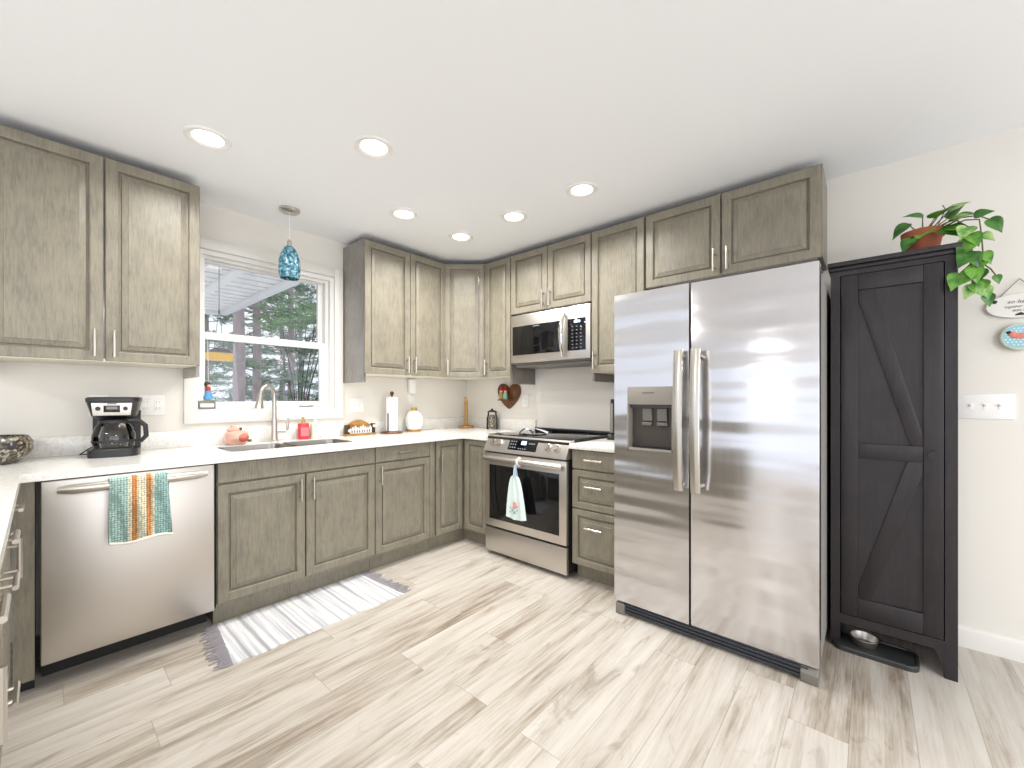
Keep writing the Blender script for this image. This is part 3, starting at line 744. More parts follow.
MB().lathe([(.0, .038), (.085, .038), (.085, .042), (0, .042)], 28, (0, -.04, 0), close=False).build('warming_plate', M['slate'], t)
MB().tube([(-.105, .06, .05), (-.13, .07, .035), (-.17, .08, .006), (-.15, .11, .005), (-.1, .1, .005)], .0035, 8).build('power_cord', M['black'], t)

# mosaic bowl at the left edge
def mosaic(name, cols, scale=60):
    m, n, l, p = base_mat(name)
    g = n.new('ShaderNodeNewGeometry'); t = n.new('ShaderNodeTexVoronoi'); t.inputs['Scale'].default_value = scale
    l.new(g.outputs['Position'], t.inputs['Vector'])
    r = ramp(n, [(i / max(1, len(cols) - 1), c) for i, c in enumerate(cols)]); r.color_ramp.interpolation = 'CONSTANT'
    sp = n.new('ShaderNodeSeparateColor'); l.new(t.outputs['Color'], sp.inputs[0]); l.new(sp.outputs[0], r.inputs['Fac'])
    l.new(r.outputs['Color'], p.inputs['Base Color']); p.inputs['Roughness'].default_value = .2
    return m
t = thing('mosaic_bowl', at(-3.085, -.17), 'dark mosaic patterned bowl cut by the left edge of the photo', 'bowl')
MB().lathe([(0, 0), (.085, 0), (.11, .02), (.135, .06), (.137, .095), (.12, .125), (.115, .122), (.13, .092), (.128, .062), (.105, .025), (0, .01)], 32, close=False).build('bowl', mosaic('mosaic_glass', [srgb(48, 44, 40), srgb(118, 106, 86), srgb(74, 70, 62), srgb(156, 150, 134), srgb(62, 60, 66), srgb(98, 92, 74), srgb(46, 48, 44)], 95), t)
MB().ball((-.02, -.02, .075), .07, .07, .055).build('filling', mosaic('stones', [srgb(120, 104, 84), srgb(210, 204, 190), srgb(84, 84, 104), srgb(160, 150, 140)], 40), t)

# pink jar
M['pink'] = mat('pink_glass', srgb(222, 172, 152), .2, noise=.12, nscale=30, coat=.5)
M['pinkred'] = mat('coral_glaze', srgb(206, 104, 88), .25, noise=.3, nscale=60)
M['green'] = mat('leaf_green', srgb(60, 84, 48), .4)
t = thing('pink_jar', at(-2.10, -.1), 'small pink ceramic apple jar with a lid beside the sink', 'jar')
MB().lathe([(0, 0), (.045, 0), (.062, .015), (.07, .045), (.064, .075), (.045, .09), (0, .092)], 28, close=False).build('body', M['pink'], t)
MB().lathe([(.0, .09), (.036, .09), (.038, .097), (.028, .108), (.012, .112), (.012, .12), (0, .124)], 24, (-.018, 0, 0), close=False).build('lid', M['pink'], t)
MB().ball((.02, -.055, .045), .035, .02, .028).build('flower', M['pinkred'], t)
MB().ball((.066, -.03, .022), .014, .012, .009).build('leaf', M['green'], t)
MB().ball((.02, -.01, .1), .01, .008, .01).build('leaf', M['green'], t)

# soap bottles
def soap(loc, body, liq_h, label, wid, dep, hgt, pumpcol):
    t = thing('soap_bottle', loc, label, 'soap bottle', 0, 'soap bottles by the sink')
    MB().prism(rrect(-wid / 2, wid / 2, -dep / 2, dep / 2, min(wid, dep) * .3), 0, hgt, 'z', .004).build('bottle', body, t)
    MB().box(-wid * .38, wid * .38, -dep / 2 - .0008, -dep / 2 + .001, hgt * .2, hgt * .75).build('label', liq_h, t)
    MB().lathe([(.014, hgt - .002), (.014, hgt + .018), (.006, hgt + .02), (.005, hgt + .04), (0, hgt + .042)], 16, close=False).tube([(0, 0, hgt + .038), (-.015, -.022, hgt + .04), (-.02, -.03, hgt + .034)], [.008, .007, .004], 8).build('pump', pumpcol, t)
    return t
M['redsoap'] = mat('red_soap', srgb(200, 52, 66), .15, noise=.15, nscale=50)
M['yelsoap'] = mat('pale_yellow_soap', srgb(232, 234, 206), .2)
M['gold'] = mat('gold_plastic', srgb(190, 160, 84), .3, .6)
soap(at(-1.675, -.075), M['redsoap'], mat('pink_label', srgb(226, 120, 128), .4, noise=.25, nscale=90), 'red hand soap pump bottle right of the faucet', .07, .045, .115, M['gold'])
soap(at(-1.585, -.06), M['yelsoap'], mat('cream_label', srgb(240, 238, 220), .4), 'pale yellow soap bottle beside the red one', .058, .045, .11, M['white'])

# wooden letter shelf
M['oak'] = wood('honey_oak', srgb(134, 92, 40), srgb(176, 130, 66), srgb(200, 158, 94), sc=(8, 40, 40), rough=.45)
M['walnut'] = wood('walnut_brown', srgb(66, 38, 18), srgb(100, 60, 30), srgb(128, 82, 46), sc=(40, 40, 6), rough=.35)
t = thing('letter_shelf', at(-1.238, -.07), 'small arched wooden shelf holding white ornaments, left of the paper towel', 'ornament')
MB().prism([(-.122, 0)] + [(-.122 + .244 * k / 14, .062 + .06 * math.sin(math.pi * k / 14)) for k in range(15)] + [(.122, 0)], .012, .024, 'y').build('backboard', M['oak'], t)
MB().box(-.128, .128, -.035, .024, 0, .014, .003).build('base', M['oak'], t)
M['dkbrown'] = mat('dark_brown', srgb(56, 40, 26), .5)
MB().box(-.126, -.092, -.028, .011, .014, .085, .004).build('end_block', M['dkbrown'], t)
MB().box(.1, .126, -.028, .011, .014, .09, .004).build('end_block', M['dkbrown'], t)
om = MB()
for k, hh in enumerate((.038, .05, .062, .046, .056, .068, .05, .046, .058)):
    x = -.085 + k * .0215
    om.box(x - .009, x + .009, -.024, -.006, .014, .014 + hh * .8, .003)
    om.ball((x, -.015, .014 + hh * .8 + .006), .007)
om.ball((-.1, -.033, .04), .013).ball((.11, -.033, .07), .012)
om.build('white_figures', M['white'], t)
dk = MB()
for k in range(8): dk.box(-.08 + k * .0215, -.072 + k * .0215, -.0255, -.0235, .024, .04)
dk.build('dark_spots', mat('plum_paint', srgb(84, 58, 72), .5), t)

# paper towel
t = thing('paper_towel_holder', at(-.968, -.115), 'thin white paper towel roll on a wooden stand', 'paper towel holder')
MB().lathe([(0, 0), (.088, 0), (.092, .006), (.088, .014), (.02, .018), (0, .018)], 30, close=False).build('base', M['walnut'], t)
MB().lathe([(.006, .018), (.006, .315), (.012, .32), (.017, .335), (.013, .35), (0, .356)], 16, close=False).build('post', M['walnut'], t)
MB().lathe([(.019, .02), (.05, .02), (.05, .305), (.019, .305), (.019, .02)], 28, close=False).build('roll', M['paper'], t)
MB().tube([(-.06, -.035, .014), (-.06, -.035, .17)], .005, 8).build('tension_rod', M['black'], t)

# diffuser
t = thing('egg_diffuser', at(-.735, -.105), 'white egg-shaped diffuser with a gold top beside the paper towel', 'diffuser')
MB().lathe([(0, 0), (.055, 0), (.06, .014), (.058, .02), (0, .02)], 28, close=False).build('base', M['oak'], t)
MB().lathe([(.058, .021), (.072, .05), (.08, .09), (.076, .13), (.06, .165), (.04, .182), (.03, .184), (0, .184)], 32, close=False).build('body', M['white'], t)
MB().lathe([(.028, .183), (.024, .2), (.026, .21), (.018, .212), (.016, .19), (0, .186)], 20, close=False).build('neck', M['gold'], t)

# wood holder in corner
t = thing('wooden_post_stand', at(-.13, -.13), 'bare wooden upright stand in the back corner of the counter', 'stand')
MB().lathe([(0, 0), (.072, 0), (.076, .006), (.072, .02), (0, .022)], 28, close=False).build('base', M['oak'], t)
MB().tube([(0, 0, .02), (0, 0, .22), (-.006, -.004, .265), (-.022, -.012, .3)], [.019, .018, .017, .013], 12).build('post', M['oak'], t)

# lantern jar
t = thing('glass_jar', at(-.10, -.46), 'glass canister filled with brown pieces and a dark lid, left below the heart shelf', 'jar')
MB().lathe([(0, 0), (.052, 0), (.055, .008), (.053, .1), (.042, .15), (.042, .165), (.039, .165), (.039, .15), (.05, .1), (.052, .01), (0, .006)], 28, close=False).build('jar', M['glass'], t)
MB().lathe([(0, .008), (.0495, .01), (.0495, .1), (.042, .125), (.02, .135), (0, .138)], 24, close=False).build('filling', mosaic('nuts', [srgb(134, 112, 84), srgb(186, 168, 138), srgb(110, 98, 84), srgb(206, 192, 166)], 80), t)
MB().lathe([(.044, .162), (.045, .17), (.03, .178), (.01, .184), (.012, .194), (0, .198)], 24, close=False).build('lid', M['black'], t)

# heart shelf
t = thing('heart_shelf', (-.001, -.598, 1.215), 'brown wooden heart-shaped shelf on the wall left of the range', 'wall shelf', R(-90))
hp = []
for k in range(48):
    a = 2 * math.pi * k / 48
    hp.append((.0088 * 16 * math.copysign(abs(math.sin(a)) ** (2.6 if math.cos(a) > 0 else 1.5), math.sin(a)), .018 + .0083 * (13 * math.cos(a) - 5 * math.cos(2 * a) - 2 * math.cos(3 * a) - math.cos(4 * a))))
MB().prism(hp, -.02, 0, 'y', .002).build('backboard', M['walnut'], t)
MB().prism([(-.105, -.02), (.1, -.02), (.07, -.085), (-.08, -.085)], -.045, -.033, 'z').build('ledge', M['walnut'], t)
def figurine(x, lab, hat):
    f = thing('gnome_figurine', (-.052, -.598 - x, 1.182 + .0005), lab, 'figurine', R(-90), 'figurines on the heart shelf'); f.scale = (1.35, 1.2, 1.35)
    MB().lathe([(0, 0), (.017, 0), (.019, .02), (.013, .048), (0, .052)], 16, close=False).build('body', mat('figure_' + hat[0], hat[1], .5), f)
    MB().ball((0, 0, .056), .012).build('head', mat('skin_' + hat[0], srgb(232, 190, 160), .5), f)
    MB().lathe([(.0135, .06), (.010, .075), (0, .098)], 14, close=False).build('hat', mat('hat_' + hat[0], srgb(186, 40, 36), .5), f)
figurine(-.066, 'red-hatted figurine with tan clothes, left on the heart shelf', ('tan', srgb(176, 150, 100)))
figurine(-.01, 'red-hatted figurine with pale green clothes, right on the heart shelf', ('mint', srgb(150, 190, 168)))

# booklet on cooktop
t = thing('booklet', (-.43, -1.16, .917), 'curled white booklet lying on the black cooktop', 'booklet', R(-51))
def curl(lift, x0, x1, hgt, w0):
    def f(u, v):
        h = math.sin(math.pi * min(1, u / .5) * .5) if u < .5 else (1 - ((u - .5) / .5) ** 1.3)
        return (x0 + (x1 - x0) * u + .02 * v, -.07 + w0 * v, lift + hgt * h ** .8 * (1 - .35 * v))
    return f
MB().grid(curl(.001, -.075, .03, .05, .17), 18, 4, .002).build('page', M['paper'], t)
MB().grid(curl(.0035, -.055, .15, .042, .19), 20, 4, .002).build('cover', mat('printed_page', srgb(206, 203, 218), .6, noise=.12, nscale=70), t)

# black appliance half hidden behind the fridge
t = thing('black_appliance', at(-.17, -1.845), 'black upright countertop appliance peeking out left of the refrigerator', 'appliance')
MB().prism(rrect(-.1, .1, -.12, .10, .03), 0, .035, 'z', .003).build('base', M['black'], t)
MB().prism(rrect(-.075, .085, -.10, .085, .03), .035, .29, 'z', .006).build('body', M['black'], t)
MB().box(-.08, -.074, .05, .075, .05, .26, .002).build('side_strip', M['slate'], t)
MB().tube([(-.1, .06, .03), (-.106, .06, .03)], .012, 12).build('knob', M['chrome'], t)

# ------------------------------------------------------------ textiles
def stripes(name, axis, stops, per=1.0, rough=.9, weave=0.0, origin=0.0):
    """colour bands across one axis of the object's own coordinates plus a woven relief"""
    m, n, l, p = base_mat(name)
    tc = n.new('ShaderNodeTexCoord'); sp = n.new('ShaderNodeSeparateXYZ'); l.new(tc.outputs['Object'], sp.inputs[0])
    a = n.new('ShaderNodeMath'); a.operation = 'ADD'; l.new(sp.outputs[axis], a.inputs[0]); a.inputs[1].default_value = -origin
    b = n.new('ShaderNodeMath'); b.operation = 'DIVIDE'; l.new(a.outputs[0], b.inputs[0]); b.inputs[1].default_value = per
    r = ramp(n, stops); l.new(b.outputs[0], r.inputs['Fac'])
    v = n.new('ShaderNodeTexVoronoi'); v.inputs['Scale'].default_value = weave or 100; v.inputs['Randomness'].default_value = .25
    l.new(tc.outputs['Object'], v.inputs['Vector'])
    mx = n.new('ShaderNodeMix'); mx.data_type = 'RGBA'; mx.blend_type = 'MULTIPLY'; mx.inputs['Factor'].default_value = .8
    r2 = ramp(n, [(0.3, (1, 1, 1, 1)), (0.62, (.22, .3, .3, 1))]); l.new(v.outputs['Distance'], r2.inputs['Fac'])
    l.new(r.outputs['Color'], mx.inputs['A']); l.new(r2.outputs['Color'], mx.inputs['B']); l.new(mx.outputs['Result'], p.inputs['Base Color'])
    bp = n.new('ShaderNodeBump'); bp.inputs['Strength'].default_value = .6; bp.inputs['Distance'].default_value = .004; bp.invert = True
    l.new(v.outputs['Distance'], bp.inputs['Height']); l.new(bp.outputs['Normal'], p.inputs['Normal'])
    p.inputs['Roughness'].default_value = rough
    return m
# crochet towel over dishwasher handle
teal, cream, rust = srgb(186, 214, 206), srgb(244, 234, 206), srgb(222, 150, 92)
teald = srgb(172, 206, 200)
st = [(0, teal), (.30, teal), (.33, cream), (.37, cream), (.38, rust), (.46, rust), (.47, cream), (.61, cream), (.62, rust), (.70, rust), (.71, cream), (.76, cream), (.78, teald), (1, teald)]
M['crochet'] = stripes('crochet_yarn', 'X', st, .2, weave=105, origin=-.1)
t = thing('crochet_towel', (-2.640, -.702, .843), 'teal and cream crocheted towel with two rust stripes hanging from the dishwasher handle', 'towel')
def drape(u, v):
    x = -.095 + .19 * u
    # v: 0 front bottom .. 1 back bottom
    s = v * .52
    wob = .006 * math.sin(u * 9 + v * 3)
    Lf = .268 + .012 * u + .008 * math.sin(u * 6); top = .06
    if s < Lf: z = -(Lf - s); y = -.026 + wob * min(1, (Lf - s) * 8); x *= 1 + .08 * (Lf - s)
    elif s < Lf + top:
        a = (s - Lf) / top * math.pi; y = -.026 * math.cos(a); z = .012 * math.sin(a)
    else: z = -(s - Lf - top) * 1.5; y = .024 + wob * .3; x += .014
    if s < Lf: x += .016 * max(0, u - .4) * (1 - s / Lf) * 2
    return (x, y, z)
MB().grid(drape, 24, 60, .005).build('cloth', M['crochet'], t)
MB().tube([(x, y - .001, z) for x, y, z in [drape(u / 20, 0) for u in range(21)]], .0055, 8).build('edging', mat('cream_yarn', srgb(238, 234, 222), .9), t)
# dish towel on the range handle
M['dish'] = mat('printed_cotton', srgb(222, 238, 234), .85, noise=.06, nscale=40)
t = thing('dish_towel', (-.721, -1.30, .742), 'pale mint dish towel with crocheted hanging top on the oven handle', 'towel', R(-90))
MB().tube([(.0, .02 - .0 + .026 * math.cos(a), .026 * math.sin(a)) for a in [2 * math.pi * k / 18 for k in range(18)]], .008, 8, closed=True).build('hanging_loop', mat('white_yarn', srgb(234, 232, 226), .9), t)
MB().tube([(0, -.02, -.015), (0, -.022, -.05), (.002, -.021, -.1)], [.012, .017, .024], 12, flat=(1, .5)).build('crochet_top', mat('blue_grey_yarn', srgb(176, 196, 212), .9, bump=.5, nscale=200), t)
def tw(u, v):
    wd = .024 + (.09 - .024) * (v ** .55); x = (u - .5) * 2 * wd
    y = -.021 - .012 * (math.cos(u * math.pi * 5) * .5 + .5) * (1 - .3 * v) + .006 * v
    return (x + .004 * v, y, -.095 - .295 * v - .012 * math.sin(u * math.pi) * v)
MB().grid(tw, 30, 24, .004).build('cloth', M['dish'], t)
pr = MB()
for (x, z, r) in ((.008, -.285, .016), (.022, -.30, .013), (.0, -.31, .012)): pr.lathe([(r, -.0395), (r * .7, -.0408), (0, -.041)], 12, (x, 0, z), axis='y', close=False)
pr.build('flower_print', mat('print_coral', srgb(222, 150, 140), .85), t)
pr = MB()
for (x, z, r) in ((-.012, -.33, .010), (.008, -.345, .011), (-.028, -.315, .007), (-.03, -.345, .007), (.03, -.33, .006)): pr.lathe([(r, -.0395), (r * .7, -.0408), (0, -.041)], 10, (x, 0, z), axis='y', close=False)
pr.build('leaf_print', mat('print_teal', srgb(120, 170, 178), .85), t)

# rag rug
def rag():
    m, n, l, p = base_mat('rag_weave')
    tc = n.new('ShaderNodeTexCoord'); mp = n.new('ShaderNodeMapping'); mp.inputs['Scale'].default_value = (42, .7, 1); l.new(tc.outputs['Object'], mp.inputs['Vector'])
    t = n.new('ShaderNodeTexNoise'); t.inputs['Scale'].default_value = 1; t.inputs['Detail'].default_value = 3; l.new(mp.outputs['Vector'], t.inputs['Vector'])
    r = ramp(n, [(.34, srgb(158, 158, 164)), (.44, srgb(190, 191, 196)), (.53, srgb(214, 214, 216)), (.64, srgb(228, 227, 226))]); l.new(t.outputs['Fac'], r.inputs['Fac'])
    v = n.new('ShaderNodeTexVoronoi'); v.inputs['Scale'].default_value = 110; l.new(tc.outputs['Object'], v.inputs['Vector'])
    bp = n.new('ShaderNodeBump'); bp.inputs['Strength'].default_value = .5; bp.inputs['Distance'].default_value = .004; l.new(v.outputs['Distance'], bp.inputs['Height'])
    l.new(bp.outputs['Normal'], p.inputs['Normal']); l.new(r.outputs['Color'], p.inputs['Base Color']); p.inputs['Roughness'].default_value = .95
    return m
t = thing('rag_rug', (-1.92, -.80, 0), 'woven grey and white striped rag rug with fringe on the floor by the sink', 'rug')
m = rag()
qa = [(-2.324, -.575), (-2.367, -1.025), (-1.471, -1.03), (-1.503, -.565)]
def rug(u, v):
    a = Vector(qa[0]).lerp(Vector(qa[3]), u); b = Vector(qa[1]).lerp(Vector(qa[2]), u); p = a.lerp(b, v)
    return (p.x + 1.92 + .004 * math.sin(v * 20), p.y + .80 + .004 * math.sin(u * 30), .003 + .0015 * math.sin(u * 40) + .0012 * math.sin(v * 14 + u * 5))
MB().grid(rug, 60, 20, .007).build('weave', m, t)
def fringe(A, B, d):
    f = MB(); n_ = 46
    for k in range(n_):
        p = Vector(A).lerp(Vector(B), (k + .5) / n_); L_ = rnd.uniform(.045, .085); sk = rnd.uniform(-.02, .02)
        pts = [(p.x + 1.92 + d * L_ * q, p.y + .80 + sk * q * q, .006 - .002 * q) for q in (-.08, .4, 1)]
        f.tube(pts, [.0035, .003, .0022], 5)
    return f
M['fringe'] = mat('fringe_yarn', srgb(150, 146, 152), .95)
o = fringe(qa[0], qa[1], -1).build('fringe', M['fringe'], t); o['kind'] = 'stuff'
o = fringe(qa[3], qa[2], 1).build('fringe', M['fringe'], t); o['kind'] = 'stuff'

# ------------------------------------------------------------ plant on the charcoal cabinet
HTOP = HT + .022
t = thing('pothos_plant', (-.265, -3.358, HTOP + .0005), 'trailing green pothos in a terracotta pot on top of the charcoal cabinet', 'plant'); t.scale = (.9, .9, .95)
M['terra'] = mat('terracotta', srgb(150, 84, 56), .8, noise=.22, nscale=25)
MB().lathe([(0, 0), (.056, 0), (.072, .082), (.08, .085), (.083, .118), (.076, .118), (.07, .09), (0, .088)], 30, close=False).build('pot', M['terra'], t)
MB().lathe([(0, .089), (.0695, .0905), (.068, .1), (0, .106)], 24, close=False).build('soil', mat('potting_soil', srgb(58, 46, 38), .95, bump=.5, nscale=90), t)
def leafmat(nm, a, b):
    m, n, l, p = base_mat(nm)
    g = n.new('ShaderNodeNewGeometry'); x = n.new('ShaderNodeTexNoise'); x.inputs['Scale'].default_value = 22; x.inputs['Detail'].default_value = 3
    l.new(g.outputs['Position'], x.inputs['Vector']); r = ramp(n, [(.38, a), (.58, b)]); l.new(x.outputs['Fac'], r.inputs['Fac'])
    l.new(r.outputs['Color'], p.inputs['Base Color']); p.inputs['Roughness'].default_value = .32
    return m
LM = [leafmat('pothos_leaf_deep', srgb(34, 82, 22), srgb(66, 124, 36)), leafmat('pothos_leaf_mid', srgb(52, 108, 28), srgb(104, 160, 52)), leafmat('pothos_leaf_pale', srgb(84, 144, 54), srgb(172, 200, 128))]
LM[0].name
def leaf(base, direction, normal, L_, matl):
    d = Vector(direction).normalized(); nrm = Vector(normal); sd = d.cross(nrm).normalized(); nrm = sd.cross(d).normalized()
    prof = [(0, .0), (-.04, .2), (.02, .36), (.16, .46), (.34, .47), (.52, .38), (.7, .25), (.86, .11), (1, 0)]
    tb = bmesh.new(); rows = []
    for f_, wd in prof:
        droop = -.28 * f_ * f_; row = []
        wd = max(wd, .012)
        for lay in (0, 1):
            for s in ((-1, -.5, 0, .5, 1) if lay == 0 else (1, .5, 0, -.5, -1)):
                q = Vector(base) + d * (f_ * L_) + sd * (s * wd * L_ * .92) + nrm * (droop * L_ + .13 * abs(s) * wd * L_ * 1.5 - lay * .0009)
                row.append(tb.verts.new(q))
        rows.append(row)
    for A, B in zip(rows, rows[1:]):
        for j in range(10): tb.faces.new((A[j], A[(j + 1) % 10], B[(j + 1) % 10], B[j]))
    tb.faces.new(rows[0]); tb.faces.new(rows[-1][::-1])
    bmesh.ops.recalc_face_normals(tb, faces=tb.faces)
    b = MB(); b.merge(tb); return b.build('leaf', matl, t)
pl = random.Random(11)
stem = MB()
# world: +/-Y is along the cabinet front, -X towards the viewer.  local = world minus base
toC = Vector((-.9, .1, .15))
def vine(pts, r=.003): stem.tube(pts, r, 7)
def mkleaf(p, d, nrm=None, L_=.08, k=None):
    nrm = nrm or Vector((-.8, 0, .6)); leaf(p, d, nrm, L_, LM[k if k is not None else pl.randrange(3)])
# crown around the pot
crown = [((-.02, .055, .165), (-.3, .9, -.7), .085, 0), ((0, .0, .19), (-.2, .7, .35), .075, 0), ((-.03, -.05, .165), (-.5, -.5, .35), .085, 0), ((-.02, -.09, .185), (-.2, -.7, .4), .075, 2),
         ((-.055, -.02, .115), (-.6, .7, -.5), .085, 1), ((-.07, -.05, .09), (-.4, -.7, -.3), .09, 0), ((-.05, -.085, .1), (-.4, -.6, -.2), .09, 1), ((-.06, -.08, .12), (-.4, -.5, .2), .09, 2),
         ((-.04, -.1, .14), (-.5, -.6, .1), .085, 0), ((.0, -.09, .16), (-.1, -.4, .5), .07, 1), ((-.075, .045, .075), (-.5, .5, -.7), .075, 0), ((-.06, -.04, .16), (-.6, -.1, .2), .08, 1)]
for p, d, L_, k in crown:
    stem.tube([(0, 0, .085), (p[0] * .6, p[1] * .6, (p[2] + .11) / 2), p], [.003, .0028, .002], 6); mkleaf(p, d, Vector((-.6, 0, .8)), L_, k)
# trailing vines over the right end of the top
vA = [(-.02, -.05, .11), (-.08, -.11, .12), (-.13, -.14, .07), (-.165, -.145, .0), (-.17, -.15, -.07), (-.17, -.145, -.14), (-.17, -.15, -.2)]
vB = [(-.02, -.06, .11), (-.06, -.14, .12), (-.1, -.18, .1), (-.11, -.185, .03), (-.11, -.19, -.06), (-.11, -.18, -.14), (-.12, -.19, -.2), (-.12, -.2, -.235)]
vC = [(0, -.06, .11), (-.04, -.13, .14), (-.06, -.18, .13), (-.07, -.215, .1)]
vD = [(-.17, -.148, -.1), (-.17, -.12, -.13), (-.17, -.1, -.15)]
vE = [(-.11, -.19, -.1), (-.13, -.21, -.13), (-.13, -.225, -.16)]
for v_ in (vA, vB, vC, vD, vE): vine(v_, .0028)
vine([(-.01, -.04, .1), (-.01, -.08, .2), (-.01, -.07, .225)], .0022)
tl = [((-.165, -.145, -.0), (-.3, .6, -.8), .08, 1), ((-.17, -.145, -.06), (-.3, -.4, -.9), .07, 0), ((-.17, -.145, -.05), (-.5, .5, -.7), .085, 0), ((-.17, -.105, -.14), (-.3, .3, -.9), .075, 1),
      ((-.17, -.15, -.12), (-.4, -.2, -.9), .075, 1), ((-.17, -.15, -.14), (-.3, .6, -.6), .07, 1), ((-.17, -.15, -.19), (-.2, -.5, -.8), .065, 1), ((-.17, -.15, -.2), (-.2, .4, -.8), .06, 2),
      ((-.11, -.185, .03), (-.3, -.5, -.4), .055, 2), ((-.11, -.19, -.05), (-.3, -.4, -.8), .06, 1), ((-.11, -.18, -.12), (-.5, .2, -.8), .07, 0), ((-.12, -.19, -.17), (-.4, .5, -.8), .07, 1),
      ((-.12, -.19, -.2), (-.3, -.3, -.9), .06, 2), ((-.12, -.2, -.235), (-.2, -.2, -.9), .055, 0), ((-.07, -.215, .1), (-.2, -.5, -.7), .075, 0), ((-.06, -.17, .13), (-.2, -.5, .1), .06, 0),
      ((-.13, -.225, -.16), (-.2, -.3, -.9), .04, 0), ((-.11, -.19, -.08), (-.4, .7, -.6), .07, 1), ((-.13, -.14, .07), (-.7, .3, -.6), .08, 2),
      ((-.08, -.11, .12), (-.8, -.2, .1), .075, 2), ((-.15, -.145, .03), (-.6, -.3, -.7), .075, 1)]
for p, d, L_, k in tl: mkleaf(p, d, Vector((-.85, -.1, .5)), L_, k)
stem.build('stems', mat('vine_stem', srgb(96, 92, 52), .5), t)

# ------------------------------------------------------------ wall ornaments on the right
def text_mesh(body, size, m, parent, xf):
    cu = bpy.data.curves.new('t', 'FONT'); cu.body = body; cu.size = size; cu.align_x = 'CENTER'; cu.align_y = 'CENTER'; cu.extrude = .0006; cu.shear = .3; cu.resolution_u = 2
    o = bpy.data.objects.new('t', cu); C.objects.link(o)
    dg = bpy.context.evaluated_depsgraph_get(); me = bpy.data.meshes.new_from_object(o.evaluated_get(dg)); bpy.data.objects.remove(o)
    me.transform(xf); me.materials.append(m); q = bpy.data.objects.new('lettering', me); C.objects.link(q); q.parent = parent; q.name = 'lettering'
    return q
t = thing('wall_plaque', (-.001, -3.688, 1.618), 'white oval plaque with script writing hanging from a triangular wire on the right wall', 'plaque', R(-90))
MB().lathe([(0, 0), (1, 0), (1, -.012), (.97, -.016), (0, -.016)], 40, axis='y', close=False).build('board', mat('plaque_white', srgb(232, 230, 224), .5), t, xf=Matrix.Diagonal((.104, 1, .056, 1)))
MB().tube([(-.075, -.012, .025), (-.0, -.008, .122), (.075, -.012, .025)], .0022, 6).build('hanging_wire', mat('grey_wire', srgb(120, 118, 116), .5, .4), t)
MB().ball((-.075, -.018, .024), .008, .005, .008).ball((.075, -.018, .024), .008, .005, .008).build('wire_knot', M['black'], t)
tx = Matrix.Translation((0, -.0172, 0)) @ Matrix.Rotation(R(90), 4, 'X')
M['ink'] = mat('grey_ink', srgb(140, 136, 132), .7)
text_mesh('so happy', .024, M['ink'], t, Matrix.Translation((.005, 0, .018)) @ tx)
text_mesh('together in this', .015, M['ink'], t, Matrix.Translation((0, 0, -.004)) @ tx)
text_mesh('little home', .015, M['ink'], t, Matrix.Translation((.01, 0, -.022)) @ tx)
MB().prism([(-.014, -.045), (.014, -.045), (.014, -.04), (.004, -.032), (-.004, -.034), (-.014, -.04)], -.0175, -.015, 'y').build('small_motif', M['black'], t)
t = thing('round_wall_tin', (-.001, -3.688, 1.476), 'round pale blue dotted disc with a coral figure hanging below the oval plaque', 'wall ornament', R(-90))
MB().lathe([(0, 0), (.058, 0), (.062, -.006), (.062, -.022), (.057, -.026), (0, -.024)], 40, axis='y', close=False).build('rim', mat('pale_sage_rim', srgb(206, 210, 190), .5), t)
dsc = MB().lathe([(0, -.0262), (.0535, -.0262), (.0535, -.024), (0, -.024)], 36, axis='y', close=False).build('face', mat('pale_blue_cloth', srgb(150, 200, 214), .6), t)
dt = MB(); 
for i in range(-4, 5):
    for j in range(-4, 5):
        x = .0125 * i + (.006 if j % 2 else 0); z = .0125 * j
        if x * x + z * z < .048 ** 2: dt.lathe([(.0032, -.0262), (.0028, -.0268), (0, -.0268)], 8, (x, 0, z), axis='y', close=False)
dt.build('dots', M['white'], dsc)
MB().ball((.004, -.0275, .002), .034, .003, .013).ball((-.024, -.0285, .012), .012, .003, .012).build('figure', mat('coral_cloth', srgb(222, 132, 112), .6), dsc)
MB().ball((-.034, -.029, .02), .008, .003, .007).build('figure_cap', M['black'], dsc)

# ------------------------------------------------------------ sill ornaments
M['lcdgrey'] = mat('grey_lcd', srgb(170, 172, 166), .4)
t = thing('sill_clock', (-2.235, -.0, WZ0 + .0225), 'small grey digital thermometer on the left end of the window sill', 'thermometer')
MB().box(-.045, .045, -.012, .018, 0, .052, .004).build('case', M['slate'], t)
MB().box(-.036, .036, -.0135, -.011, .01, .034, .001).build('screen', mat('pale_screen', srgb(226, 226, 220), .3), t)
t = thing('hanging_ornament', (-2.222, .02, 1.19), 'small blue and red figure ornament hanging at the left of the lower window pane', 'ornament')
MB().lathe([(0, 0), (.026, 0), (.025, .012), (.012, .052), (0, .054)], 18, close=False).build('skirt', mat('blue_cloth', srgb(84, 150, 196), .6), t)
MB().lathe([(.012, .05), (.014, .064), (.01, .078), (0, .08)], 14, close=False).build('bodice', mat('red_cloth', srgb(172, 60, 44), .6), t)
MB().ball((0, 0, .086), .012).build('head', mat('figure_skin', srgb(222, 186, 156), .6), t)
MB().ball((-.004, .003, .094), .018, .014, .018).build('hair', mat('brown_hair', srgb(70, 52, 44), .7), t)
MB().tube([(0, 0, .1), (0, .006, .25), (0, .02, .386)], .0012, 5).build('string', M['white'], t)

